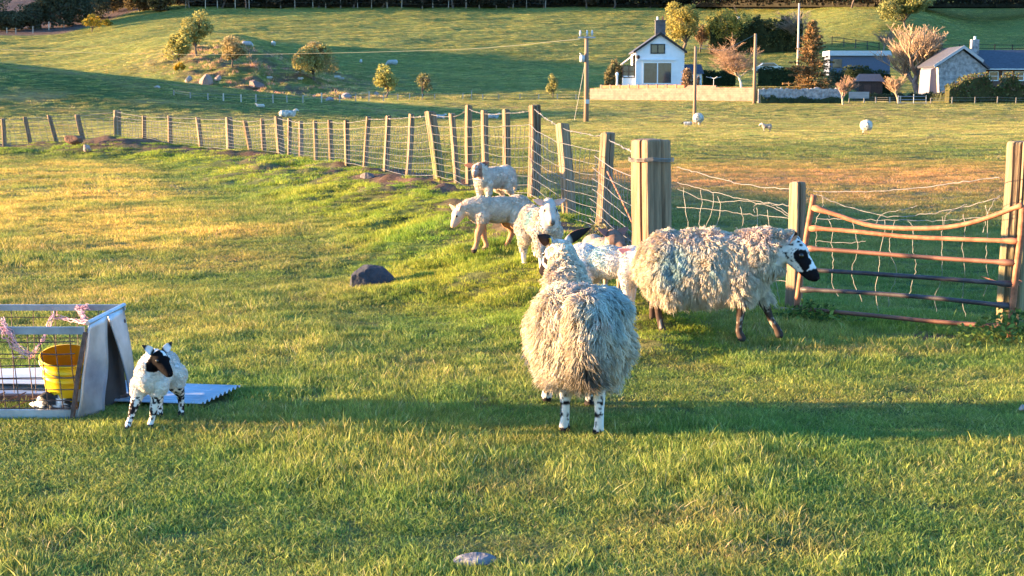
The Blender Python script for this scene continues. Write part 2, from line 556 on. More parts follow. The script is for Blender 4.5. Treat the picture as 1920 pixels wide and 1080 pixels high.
def scatter(name, pts, rotz, scl, idx, zone, meshes, kindtag=True, tilt=None):
    """one grass object: points carry clumps through geometry nodes"""
    me = bpy.data.meshes.new(name)
    me.vertices.add(len(pts)); me.vertices.foreach_set('co', pts.astype(np.float32).ravel())
    at = me.attributes.new('g_rot', 'FLOAT_VECTOR', 'POINT')
    rv = np.zeros((len(pts), 3)); rv[:, 2] = rotz
    if tilt is not None: rv[:, :2] = tilt
    at.data.foreach_set('vector', rv.astype(np.float32).ravel())
    at = me.attributes.new('g_scl', 'FLOAT_VECTOR', 'POINT'); at.data.foreach_set('vector', scl.astype(np.float32).ravel())
    at = me.attributes.new('g_idx', 'INT', 'POINT'); at.data.foreach_set('value', idx.astype(np.int32))
    at = me.attributes.new('zone', 'FLOAT_COLOR', 'POINT'); at.data.foreach_set('color', np.concatenate([zone, np.ones((len(zone), 1))], 1).astype(np.float32).ravel())
    o = bpy.data.objects.new(name, me); col.objects.link(o)
    ng = bpy.data.node_groups.new(name + '_nodes', 'GeometryNodeTree')
    ng.interface.new_socket('Geometry', in_out='INPUT', socket_type='NodeSocketGeometry')
    ng.interface.new_socket('Geometry', in_out='OUTPUT', socket_type='NodeSocketGeometry')
    gi = ng.nodes.new('NodeGroupInput'); go = ng.nodes.new('NodeGroupOutput')
    ip = ng.nodes.new('GeometryNodeInstanceOnPoints')
    jn = ng.nodes.new('GeometryNodeJoinGeometry')
    for k in reversed(range(len(meshes))):
        src = bpy.data.objects.new(meshes[k].name, meshes[k])
        oi = ng.nodes.new('GeometryNodeObjectInfo'); oi.inputs['Object'].default_value = src
        oi.inputs['As Instance'].default_value = True
        ng.links.new(oi.outputs['Geometry'], jn.inputs[0])
    ng.links.new(gi.outputs[0], ip.inputs['Points'])
    ng.links.new(jn.outputs[0], ip.inputs['Instance'])
    ip.inputs['Pick Instance'].default_value = True
    for nm, ty, sock in (('g_idx', 'INT', 'Instance Index'), ('g_rot', 'FLOAT_VECTOR', 'Rotation'), ('g_scl', 'FLOAT_VECTOR', 'Scale')):
        na = ng.nodes.new('GeometryNodeInputNamedAttribute'); na.data_type = ty; na.inputs['Name'].default_value = nm
        ng.links.new(na.outputs[0], ip.inputs[sock])
    ng.links.new(ip.outputs[0], go.inputs[0])
    mod = o.modifiers.new('scatter', 'NODES'); mod.node_group = ng
    return o

clumps = []
for k in range(7):
    tall = k >= 5
    me = blade_clump('grass_clump', 76 if not tall else 30, .08 if not tall else .05, .02, .060 if not tall else .085, .0036, 1.0 if not tall else 1.2, 100 + k, dry=.08 if not tall else .13)
    me.materials.append(GM); clumps.append(me)

def soil_mask(X, Y):
    s = fence_sd(X, Y)
    so = sstep(-1.9, -.6, s) * (1 - sstep(.3, 1.0, s)) * sstep(.40, .54, fbm(X / 1.3, Y / 1.3, seed=51, octaves=4)) * (X < 1.2) * (Y < 60)
    so = np.maximum(so, np.exp(-((X + 10.6) / 1.3) ** 2 - ((Y - 40.6) / 1.2) ** 2) * 1.3)
    so = np.maximum(so, 1.5 * np.exp(-((X + .1) / .5) ** 2 - ((Y - 16.4) / 1.0) ** 2))
    so = np.maximum(so, 1.3 * np.exp(-((X - 2.75) / .55) ** 2 - ((Y - 9.85) / .16) ** 2))
    return np.clip(so, 0, 1)

def grass_zone(y0, y1, dens, base_scale, hs, seed):
    g = np.random.default_rng(seed)
    k = .40
    area = (k * (y1 ** 2 - y0 ** 2)) + 2 * 1.2 * (y1 - y0)
    n = int(area * dens)
    Y = np.sqrt(g.uniform(y0 ** 2, y1 ** 2, n)) if y0 > 0 else g.uniform(y0, y1, n)
    X = g.uniform(-1, 1, n) * (k * Y + 1.2)
    keep = g.uniform(0, 1, n) > soil_mask(X, Y) * .93
    # corrugated sheet and the trough floor carry no grass
    keep &= ~((X < -1.5) & (Y > np.interp(X, [-3.9, -1.5], [7.85, 7.56])) & (Y < np.interp(X, [-3.9, -1.5], [8.6, 7.96])))
    if y1 > 300:
        pxx = 960 + X / Y * F
        keep &= Y < np.interp(pxx, [-500, 130, 300, 2500], [372, 380, 424, 436])
    X, Y = X[keep], Y[keep]; n = len(X)
    Z = ground_h(X, Y)
    s = fence_sd(X, Y)
    tall = fbm(X / .9, Y / .9, seed=91, octaves=3)
    hh = .6 + .95 * np.clip((tall - .32) * 2.2, 0, 1)
    # long fringe along the gate, on the bank and behind the fence
    fr = np.exp(-((s + .12) / .28) ** 2) * sstep(1.3, 1.6, X)
    hh = hh * (1 + .45 * fr) * (1 - .5 * np.exp(-((s + .1) / .5) ** 2) * sstep(1.9, 2.2, X))
    bankz = sstep(-2.8, -1.8, s) * (1 - sstep(0, .5, s)) * (X < 1.3)
    hh = np.where(bankz > .5, hh * 1.0, hh)
    sc = base_scale * g.uniform(.75, 1.3, n)
    scl = np.stack([sc, sc, sc * hh * hs], 1)
    idx = np.where(g.uniform(0, 1, n) < np.clip((tall - .46) * 1.0, .015, .16) * (1 - bankz), g.integers(5, 7, n), g.integers(0, 5, n))
    zone = np.ones((n, 3)) * (1 + np.array([.16, .22, .12]) * (1 - sstep(8, 14, Y))[:, None])
    lush = np.clip(bankz + fr, 0, 1)[:, None]
    zone = zone * (1 - lush) + np.array([1.08, 1.2, .65]) * lush
    dry = (sstep(7.5, 19, Y) * (1 - sstep(-4.2, -2.6, s)) * (1 - .35 * sstep(-2, 1, X)) * np.clip(.55 + 1.4 * (fbm(X / 3, Y / 3, seed=47, octaves=3) - .35), 0, 1))[:, None]
    zone = zone * (1 - dry) + np.array([2.5, 1.70, 1.6]) * dry
    dp = (sstep(.60, .72, fbm(X / .55, Y / .4, seed=93, octaves=3)) * (s < -.3) * (Y < 16) * .5)[:, None]
    zone = zone * (1 - dp) + np.array([1.4, 1.05, 1.5]) * dp
    scl[:, 2] *= 1 - .45 * dp[:, 0]
    br = (sstep(2.5, 5, s) * np.exp(-((Y - (36 + 2 * np.sin(X / 6))) / 10.5) ** 2) * sstep(-6, 4, X))[:, None]
    zone = zone * (1 - br) + np.array([2.15, 1.15, 1.7]) * br
    if y1 > 300:
        pxx = 960 + X / Y * F
        rg = np.exp(-((pxx - 500) / 240) ** 2) * sstep(190, 197, Y) * (1 - sstep(238, 265, Y))
        cl = rg * sstep(.42, .55, fbm(X / 2.6, Y / 2.0, seed=64, octaves=3))
        scl[:, 2] *= 1 + 3.2 * cl; idx[cl > .4] = g.integers(5, 7, int((cl > .4).sum()))
        tn = (g.uniform(0, 1, n) < .5)[:, None] * cl[:, None]
        zone = zone * (1 - .8 * tn) + np.array([1.5, .85, 1.8]) * .8 * tn
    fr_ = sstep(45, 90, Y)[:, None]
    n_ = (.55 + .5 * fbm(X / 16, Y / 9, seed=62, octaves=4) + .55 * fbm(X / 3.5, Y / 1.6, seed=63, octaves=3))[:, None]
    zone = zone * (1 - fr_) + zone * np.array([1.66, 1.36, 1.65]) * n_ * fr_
    return np.stack([X, Y, Z], 1), g.uniform(0, 2 * math.pi, n), scl, idx, zone

parts = [grass_zone(3.2, 7.5, 400, 1.0, 1.0, 1), grass_zone(7.5, 13, 300, 1.0, 1.0, 2), grass_zone(13, 24, 110, 1.35, .85, 3),
         grass_zone(24, 50, 26, 2.3, .55, 4), grass_zone(50, 110, 5, 4.5, .35, 6),
         grass_zone(110, 192, 2.2, 6.5, .28, 7), grass_zone(192, 425, 1.1, 9.0, .26, 8)]
P_, R_, S_, I_, Z_ = [np.concatenate([p[i] for p in parts]) for i in range(5)]
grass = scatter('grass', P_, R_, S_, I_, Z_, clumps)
tag(grass, 'short grazed pasture grass with dry blades all over the field', 'grass', kind='stuff')
print('grass clumps', len(P_))
# ---------------------------------------------------------------- fence, gate
WOOD = mat('weathered_wood', attr=True, rough=.9, var=.45, vscale=30, stretch=(1, 1, .07), bump=.9, bscale=70, bdist=.012, detail=6)
WIRE = mat('galvanised_wire', (.26, .235, .21), rough=.6, metallic=.2, var=.2)
RUST = mat('rusty_tube', (.30, .115, .06), rough=.7, metallic=.15, var=.45, vscale=18, bump=.25, bscale=120, bdist=.003)
SHADEDST = mat('shade_darkened_tube', (.05, .042, .045), rough=.5, metallic=.1, var=.6, vscale=9, bump=.2, bscale=90, bdist=.003)  # dark tube, the shade on the lower gate bars is put into its colour

def post_mesh(h, w, d, seed, lean=(0, 0), colour=(.36, .30, .22), moss=0.0, rz=.6, crack=True):
    """weathered squared post, rough sawn top, cracks; base at origin, sunk a little"""
    g = np.random.default_rng(seed)
    nseg, n = 18, 64
    mb = []
    V = []; C = []
    zs = np.concatenate([np.linspace(-.18, h * .97, nseg), [h * .99, h]])
    a = np.arange(n) * 2 * math.pi / n
    # rounded square outline
    p = 9.0
    r = (np.abs(np.cos(a)) ** p + np.abs(np.sin(a)) ** p) ** (-1 / p)
    cr = 1 - .24 * (sum(np.exp(-((a - k_) / .05) ** 2) * w_ for k_, w_ in zip(np.sort(g.uniform(0, 6.28, 9)), g.uniform(.3, 1, 9)))) * (1 if crack else 0)
    cs, sn = math.cos(rz), math.sin(rz)
    for i, z in enumerate(zs):
        t = max(z, 0) / h
        k = 1 - .04 * t + .05 * (vnoise(z * 4, seed * 1.7) - .5)
        if i >= nseg: k *= (.985, .90)[i - nseg]
        rr = r * cr * k * (1 + .05 * (vnoise(a * 2.5 + seed, np.full(n, z * 2.2), seed=9) - .5))
        x, y = rr * np.cos(a) * w / 2, rr * np.sin(a) * d / 2
        X = x * cs - y * sn + lean[0] * z + .012 * math.sin(z * 2.3 + seed); Yv = x * sn + y * cs + lean[1] * z
        zz = np.full(n, z) + (.02 * (vnoise(a * 1.2, np.full(n, seed * 3.1), seed=4) - .5) if i >= nseg else 0)
        V.append(np.stack([X, Yv, zz], 1))
        c = np.array(colour) * (.8 + .4 * vnoise(a * 3, np.full(n, z * 1.5 + seed)))[:, None]
        mo = moss * sstep(.15, .75, 1 - t + .4 * (vnoise(a, np.full(n, z * 3), seed=seed) - .5))[:, None]
        c = c * (1 - mo) + np.array([.12, .15, .04]) * mo
        dirt = float(np.clip(1 - z / .12, 0, 1)) * .5
        c = c * (1 - dirt) + np.array([.10, .07, .04]) * dirt
        C.append(c * np.clip(1 - 2.4 * (1 - cr)[:, None], .25, 1))
    V = np.concatenate(V); C = np.concatenate(C)
    fs = []
    for i in range(len(zs) - 1):
        for j in range(n):
            fs.append((i * n + j, i * n + (j + 1) % n, (i + 1) * n + (j + 1) % n, (i + 1) * n + j))
    V = np.concatenate([V, V[-n:].mean(0, keepdims=True) + [[0, 0, .004]]]); C = np.concatenate([C, C[-n:].mean(0, keepdims=True) * 1.15])
    L = len(V) - 1; o = (len(zs) - 1) * n
    for j in range(n): fs.append((o + j, o + (j + 1) % n, L))
    m = MB(); m.add(V, fs, C)
    return m

def make_post(px, pyb, pyt, wpx, seed, lean=0.0, moss=0.0, parent=None, Yd=None, colour=(.36, .30, .22), rz=.6, name='fence_post', depth=None):
    """post seen with its foot at (px, pyb) and top at pyt"""
    P = pick(px, pyb) if Yd is None else W(px, pyb, Yd)
    g = float(ground_h(P[0], P[1]))
    top = W(px, pyt, P[1])
    h = top[2] - g
    w = wpx * P[1] / F
    w = w / 1.25 if rz else w
    m = post_mesh(h, w, depth or w, seed, (lean, 0), colour, moss, rz)
    o = m.link(name, WOOD, parent, False)
    o.location = (P[0], P[1], g)
    return o, np.array([P[0], P[1], g]), h, w, lean

def wobble(n, amp, g):
    k = g.normal(0, amp, n)
    return np.convolve(k, [.25, .5, .25], 'same')

def netting(mb, A, B, ha, hb, la, lb, r, seed, heights, step=.15, sag=.0, crumple=0.0, off=.05):
    """one span of square wire netting between two posts (foot A, foot B)"""
    g = np.random.default_rng(seed)
    A = np.array(A, float); B = np.array(B, float)
    d = B - A; L = math.hypot(d[0], d[1]); nrm = np.array([d[1], -d[0], 0]) / L
    if nrm[1] > 0: nrm = -nrm
    ns = max(3, int(L / .25)) + 1
    t = np.linspace(0, 1, ns)
    gz = ground_h(A[0] + d[0] * t, A[1] + d[1] * t)
    gz[0] = A[2]; gz[-1] = B[2]
    gz = np.minimum(gz, A[2] + (B[2] - A[2]) * t + .03)
    rows = []
    bulge = g.normal(0, .02 + crumple) * np.sin(np.pi * t)
    for k, hf in enumerate(heights):
        za = hf * ha; zb = hf * hb
        z = za + (zb - za) * t + A[2] + (B[2] - A[2]) * t - sag * np.sin(np.pi * t) * (hf) + wobble(ns, .006 + crumple * .25, g)
        z = np.maximum(z, gz + .02)
        x = A[0] + d[0] * t + (la * za * (1 - t) + lb * zb * t)
        y = A[1] + d[1] * t
        o = off + bulge * math.sin(math.pi * min(1, hf + .2)) + wobble(ns, .004 + crumple * .3, g)
        P = np.stack([x, y, z], 1) + nrm[None] * np.asarray(o)[:, None]
        rows.append(P)
        mb.tube(P, r * (1.1 if k in (0, len(heights) - 1) else .8), 3, caps=False)
    nv = max(2, int(L / step))
    rows = np.array(rows)
    for j in range(1, nv):
        tj = j / nv + g.normal(0, .08 / nv)
        i = min(ns - 2, int(tj * (ns - 1))); f = tj * (ns - 1) - i
        P = rows[:, i] * (1 - f) + rows[:, i + 1] * f
        P = P + g.normal(0, .004 + crumple * .12, P.shape)
        # knots give each stay its kinks
        Q = []
        for a_, b_ in zip(P[:-1], P[1:]):
            Q += [a_, (a_ + b_) / 2 + g.normal(0, .003 + crumple * .10, 3)]
        Q.append(P[-1])
        mb.tube(np.array(Q), r * .95, 3, caps=False)

def strand(mb, A, B, r, seed, barbs=True, sag=.015, wob=.004):
    g = np.random.default_rng(seed)
    A = np.array(A, float); B = np.array(B, float)
    L = np.linalg.norm(B - A); n = max(4, int(L / .12))
    t = np.linspace(0, 1, n)
    P = A + (B - A) * t[:, None]
    P[:, 2] -= sag * 4 * t * (1 - t)
    P[1:-1] += g.normal(0, wob, (n - 2, 3))
    mb.tube(P, r, 3, caps=False)
    if barbs:
        for i in range(1, n - 1):
            for s in (1, -1):
                d = g.normal(0, 1, 3); d /= np.linalg.norm(d)
                mb.tube([P[i] - d * .014, P[i] + d * .014], r * .7, 3, caps=False)

fence = empty('wire_fence', (0, 0, 0), 'long sheep netting fence of leaning wooden posts running along the grass bank', 'fence')
HN = [.05, .14, .24, .34, .45, .56, .68, .81]
# (pixel x of foot, foot y, top y, width, lean, moss)
PL = [(-62, 272, 214, 9, 0, 0), (9, 279, 222, 9, -.03, 0), (57, 270, 219, 9, -.16, 0), (106, 264, 216, 9, -.22, 0), (157, 272, 215, 11, -.18, 0),
      (222, 273, 207, 16, 0, .25), (272, 279, 217, 9, 0, 0), (320, 279, 217, 10, -.02, 0), (377, 279, 220, 10, -.1, 0), (431, 287, 220, 15, 0, 0),
      (470, 288, 226, 10, -.14, 0), (496, 284, 222, 9, -.04, 0), (528, 293, 218, 16, -.08, .1), (543, 295, 222, 9, 0, 0), (564, 303, 227, 10, 0, 0), (592, 309, 226, 9, 0, .1),
      (621, 308, 225, 10, 0, .1), (652, 313, 226, 11, 0, .15), (686, 322, 219, 10, .06, 0), (724, 325, 217, 11, .04, 0), (765, 336, 214, 12, .06, 0),
      (823, 344, 209, 22, -.12, .6), (856, 338, 213, 13, -.05, 0), (880, 345, 197, 14, 0, 0), (914, 352, 207, 14, -.04, 0), (952, 363, 205, 15, -.03, 0),
      (1001, 375, 197, 23, 0, 0), (1066, 412, 232, 26, -.07, 0), (1127, 452, 249, 27, .07, .0)]
prev = None
net = MB(); barb = MB()
for i, (px, pb, pt, w, ln, ms) in enumerate(PL):
    big = w >= 15
    bx = px
    base = W(px, pb, float(np.interp((px - 960), [-1100, -955, -738, -529, -432, -368, -272, -193, -140, -85, 40, 103, 170], [46, 42.3, 42.5, 38.3, 35, 30.9, 26.8, 24.2, 22.5, 21.3, 18.8, 16.1, 14.6])))
    shade = .85 + .3 * random.random()
    c = (.205 * shade, .135 * shade, .082 * shade)
    if i >= 21: c = (.22 * shade, .145 * shade, .088 * shade)
    o, A, h, ww, l = make_post(px, pb, pt, w, 200 + i, ln, ms, fence, Yd=base[1], colour=c, rz=.55 if i > 20 else .5)
    if prev is not None:
        r = .0018 + .00009 * A[1]
        hmin = min(h, prev[1])
        # netting stands one metre high at most
        sa, sb = min(1, 1.12 / prev[1]), min(1, 1.12 / h)
        netting(net, prev[0], A, prev[1] * sa, h * sb, prev[2], l, r, 300 + i, HN, sag=.02, crumple=.012 if i > 20 else .004, off=.5 * max(ww, prev[3]) + .004)
        ta = prev[0] + [prev[2] * prev[1] * .96, -.5 * prev[3], prev[1] * .955]
        tb = A + [l * h * .96, -.5 * ww, h * .955]
        strand(barb, ta, tb, r * 1.25, 400 + i, barbs=A[1] < 26)
    prev = (A, h, l, ww)
last_small = prev
# big strainer post
SP = onground(1.175, 12.65)
tp = W(1230, 262, 12.65)
SPh = tp[2] - SP[2]
m = post_mesh(SPh, .275, .27, 77, (0, 0), (.235, .150, .088), 0, rz=.56)
so = m.link('strainer_post', WOOD, fence, False); so.location = SP
sP = (SP, SPh, 0, .28)
netting(net, prev[0], SP, prev[1] * .95, 1.0, prev[2], 0, .0036, 350, HN, sag=.03, crumple=.015, off=.13)
strand(barb, prev[0] + [prev[2] * prev[1], -.05, prev[1] * .93], SP + [-.02, -.16, SPh * .86], .0055, 450)
for zz in (SPh * .845, SPh * .855, SPh * .865):
    ring = [SP + [.19 * math.cos(a), .19 * math.sin(a), zz + .006 * math.sin(3 * a)] for a in np.linspace(0, 2 * math.pi, 17)]
    barb.tube(ring, .004, 3, caps=False)
net.link('wire_netting', WIRE, fence, False)
barb.link('barbed_wire', WIRE, fence, False)

# ---- slack fence behind the gate
fence2 = empty('slack_fence', onground(2.13, 11.15), 'slack bent wire netting on a thin post behind the rusty gate', 'fence')
fo = np.array(fence2.location)
TPp = onground(2.13, 11.2)
tt = W(1505, 341, 11.2)
m = post_mesh(tt[2] - TPp[2], .095, .10, 88, (0, 0), (.215, .14, .085), 0, rz=.6)
o = m.link('fence_post', WOOD, fence2, True); o.location = Vector(TPp) - Vector(fo)
RP = onground(3.50, 10.25)
rt = W(1900, 264, 10.25)
RPh = rt[2] - RP[2]
gatepost = post_mesh(RPh, .20, .19, 99, (0, 0), (.20, .14, .085), .25, rz=.6).link('gate_post', WOOD, None, False)
gatepost.location = RP
tag(gatepost, 'tall thick weathered gatepost with green staining behind the right end of the rusty gate', 'gatepost')
# foot of an old board nailed along the bottom
n2 = MB(); b2 = MB()
g = np.random.default_rng(12)
def curve(pts, Y, n=40, r=.0032, mb=None, j=.0035):
    """slack wire through pixel points hung in the plane of the fence"""
    pts = np.array(pts, float)
    t = np.linspace(0, len(pts) - 1, n)
    x = np.interp(t, range(len(pts)), pts[:, 0]); y = np.interp(t, range(len(pts)), pts[:, 1])
    x = np.convolve(np.pad(x, 2, 'edge'), np.ones(5) / 5, 'valid'); y = np.convolve(np.pad(y, 2, 'edge'), np.ones(5) / 5, 'valid')
    P = []
    for a, b in zip(x, y):
        Yd = np.interp(a, [1225, 1505, 1895], [12.5, 11.1, 10.1]) + Y
        p = W(a, b, Yd)
        P.append(p)
    P = np.array(P); P[1:-1] += g.normal(0, j, (len(P) - 2, 3))
    mb.tube(P, r, 4, caps=False)
    return P
curve([(1265, 312), (1330, 330), (1400, 348), (1490, 356)], 0, 30, .003, b2)
curve([(1520, 358), (1600, 360), (1690, 356), (1780, 345), (1880, 332)], 0, 40, .003, b2)
curve([(1265, 340), (1340, 362), (1420, 378), (1490, 388)], 0, 30, .0025, n2)
curve([(1525, 362), (1590, 390), (1670, 408), (1750, 400), (1810, 388), (1880, 368)], 0, 40, .0025, n2)
curve([(1265, 352), (1330, 380), (1400, 375), (1450, 388), (1488, 412)], 0, 30, .0022, n2)
curve([(1265, 388), (1330, 392), (1400, 402), (1490, 410)], 0, 30, .0022, n2)
curve([(1525, 410), (1620, 412), (1720, 414), (1800, 412), (1880, 402)], 0, 40, .0022, n2)
curve([(1265, 440), (1350, 448), (1430, 452), (1490, 450)], 0, 30, .0028, n2)
curve([(1525, 452), (1600, 455), (1625, 452)], 0, 16, .0022, n2)
curve([(1265, 505), (1380, 520), (1495, 530)], 0, 26, .0025, n2)
curve([(1265, 560), (1380, 572), (1490, 586), (1530, 584)], 0, 26, .0022, n2)
for k, (x0, y0, x1, y1) in enumerate([(1290, 345, 1280, 560), (1312, 350, 1300, 560), (1330, 355, 1322, 575), (1352, 362, 1340, 575), (1390, 382, 1376, 575), (1425, 384, 1418, 570),
                                      (1440, 388, 1462, 575), (1488, 390, 1486, 580), (1545, 365, 1530, 470), (1556, 405, 1570, 560), (1598, 410, 1605, 570), (1655, 408, 1648, 590),
                                      (1676, 410, 1672, 580), (1710, 410, 1716, 560), (1770, 400, 1762, 590), (1808, 396, 1800, 600), (1852, 380, 1846, 560)]):
    xs = np.linspace(0, 1, 7); P = [(x0 + (x1 - x0) * t + g.normal(0, 7), y0 + (y1 - y0) * t) for t in xs]
    curve(P, 0, 22, .0017, n2)
curve([(1416, 400), (1412, 384), (1445, 380), (1485, 404)], 0, 24, .0022, n2)
curve([(1555, 410), (1552, 392), (1530, 398)], 0, 14, .0022, n2)
curve([(1640, 430), (1646, 402), (1700, 392), (1722, 385)], 0, 20, .0022, n2)
curve([(1765, 440), (1772, 404), (1790, 392), (1815, 382)], 0, 20, .0022, n2)
curve([(1842, 440), (1852, 398), (1868, 372), (1876, 366)], 0, 20, .0022, n2)
wn_ = n2.link('wire_netting', WIRE, fence2, False); wn_.location = -Vector(fo)
wn_ = b2.link('barbed_wire', WIRE, fence2, False); wn_.location = -Vector(fo)

# ---- gate
gate = empty('field_gate', onground(2.02, 10.75), 'bent old tubular metal gate with rusty orange top bars sagging in the middle', 'gate')
gl = np.array(gate.location)
def gp(px, py):
    return W(px, py, np.interp(px, [1490, 1915], [10.72, 9.72])) - gl
def bar(name, pts, r, material, n=26, ends=True):
    pts = np.array(pts, float)
    t = np.linspace(0, len(pts) - 1, n)
    x = np.interp(t, range(len(pts)), pts[:, 0]); y = np.interp(t, range(len(pts)), pts[:, 1])
    if len(pts) > 2:
        for _ in range(2):
            x[1:-1] = (x[:-2] + x[1:-1] + x[2:]) / 3; y[1:-1] = (y[:-2] + y[1:-1] + y[2:]) / 3
    P = np.array([gp(a, b) for a, b in zip(x, y)])
    P[1:-1] += random.uniform(-1, 1) * .002
    rr = np.full(n, r)
    if ends: rr[:2] = r * 1.45; rr[-2:] = r * 1.45
    m = MB().tube(P, rr, 10)
    return m.link(name, material, gate, True)
bar('gate_bar', [(1524, 389), (1570, 402), (1625, 423), (1680, 428), (1735, 428), (1790, 426), (1850, 410), (1905, 388), (1918, 385)], .0165, RUST)
bar('gate_bar', [(1518, 428), (1600, 434), (1700, 445), (1800, 449), (1914, 453)], .0155, RUST)
half = mat('half_rusted_tube', (.13, .06, .04), rough=.6, metallic=.1, var=.6, vscale=4, bump=.2, bscale=90, bdist=.003)
bar('gate_bar', [(1514, 466), (1600, 472), (1720, 482), (1908, 494)], .0155, half)
bar('gate_bar', [(1508, 505), (1620, 512), (1750, 521), (1902, 533)], .0155, SHADEDST)
bar('gate_bar', [(1502, 543), (1620, 549), (1750, 559), (1895, 575)], .0155, SHADEDST)
bar('gate_bar', [(1498, 579), (1600, 588), (1740, 602), (1890, 613)], .0155, half)
bar('gate_stile', [(1526, 366), (1516, 420), (1502, 510), (1490, 600)], .021, RUST, ends=False)
bar('gate_stile', [(1919, 384), (1915, 440), (1903, 530), (1893, 640)], .022, RUST, ends=False)
# twist of wire tying the gate to its post
tw = MB()
for k in range(3):
    P = [gp(1900, 540) + np.array([.03 * math.cos(a) + .05 * k / 3, .05 * math.sin(a) + .03, .02 * k + .004 * math.sin(2 * a)]) for a in np.linspace(0, 6.28, 12)]
    tw.tube(P, .003, 4, caps=False)
P = np.array([gp(1862, 527) + [0, .25, 0], gp(1880, 531), gp(1898, 541), gp(1925, 546) + [0, .2, 0]]); tw.tube(P, .003, 4, caps=False)
tw.link('tie_wire', RUST, gate, False)

# rusty bar leaning in the netting
a0, a1 = W(1139, 322, 14.1), W(1189, 425, 13.3)
rb = MB().tube([a0, (a0 + a1) / 2 + [0, 0, .01], a1, a1 + (a1 - a0) * .25], .0095, 6).link('iron_bar', RUST, None, True, at=a1 + (a1 - a0) * .25)
tag(rb, 'thin rusty iron bar leaning through the netting left of the big strainer post', 'bar')
# boards lying along the foot of the fence
bd = MB().box((0, 0, .03), (1.9, .10, .045), colour=(.20, .15, .11)).link('board', WOOD, None)
bp_ = onground(1.50, 11.6); bd.location = (bp_[0], bp_[1], bp_[2] - .045); bd.rotation_euler = (0, R(1), math.atan2(10.95 - 12.3, 2.2 - 1.15))
tag(bd, 'pale weathered board lying along the foot of the slack netting behind the walking ewe', 'board')

# ---- stones
STONE = mat('stone', attr=True, rough=.9, var=.35, vscale=9, bump=.7, bscale=22, bdist=.03)
def rock(name, loc, size, label, colour, seed, rz=0, sq=2.4, cat='stone', group=None, smooth=False, sink=.25):
    g = np.random.default_rng(seed)
    m = MB().ball((0, 0, 0), 1, 28, 18)
    V = m.v[0]
    # chop with planes for a broken, faceted look
    for _ in range(13):
        n_ = g.normal(0, 1, 3); n_[2] = abs(n_[2]) * .8; n_ /= np.linalg.norm(n_)
        dd = g.uniform(.55, .92); e = V @ n_ - dd
        V = V - np.clip(e, 0, None)[:, None] * n_[None]
    V = V * (1 + .08 * (fbm(V[:, 0] * 3, V[:, 1] * 3, V[:, 2] * 3, seed=seed) - .5))[:, None]
    V = V * np.array(size) / 2
    m.v[0] = V
    m.c[0] = np.array(colour)[None] * (.75 + .5 * fbm(V[:, 0] / size[0] * 4, V[:, 1] / size[1] * 4, V[:, 2] * 5, seed=seed + 1))[:, None]
    o = m.link(name, STONE, None, smooth)
    o.location = (loc[0], loc[1], loc[2] + size[2] * (.5 - sink)); o.rotation_euler = (0, 0, rz)
    return tag(o, label, cat, group)
p = pick(692, 540)
rock('boulder', p + [0, .16, .0], (.53, .32, .25), 'dark blue grey angular boulder lying alone on the open grass', (.038, .038, .046), 5, rz=.25, sink=.2)
p = pick(888, 1068)
rock('flat_stone', p + [0, .05, .02], (.155, .10, .042), 'small flat grey stone half sunk in the grass at the bottom edge', (.15, .145, .16), 9, rz=.1, sink=.5)
p = pick(690, 333)
rock('bank_stone', p + [0, 0, .0], (.28, .20, .12), 'grey stone poking from the bank by the middle fence posts', (.12, .10, .095), 15, sink=.3)
p = pick(166, 283)
rock('pale_stone', p + [0, -.1, .05], (.26, .2, .24), 'pale pinkish stone on the bare soil heap by the left fence', (.30, .22, .19), 16, sink=.35)
p = pick(140, 274)
rock('earth_lump', p + [0, 0, .1], (.55, .3, .32), 'reddish brown lump of earth under the leaning post at the left', (.16, .08, .05), 18, sink=.2, cat='earth')
p = pick(1912, 775)
rock('small_stone', p + [.02, 0, .02], (.06, .05, .035), 'small stone in the grass at the far right edge', (.25, .22, .2), 19)
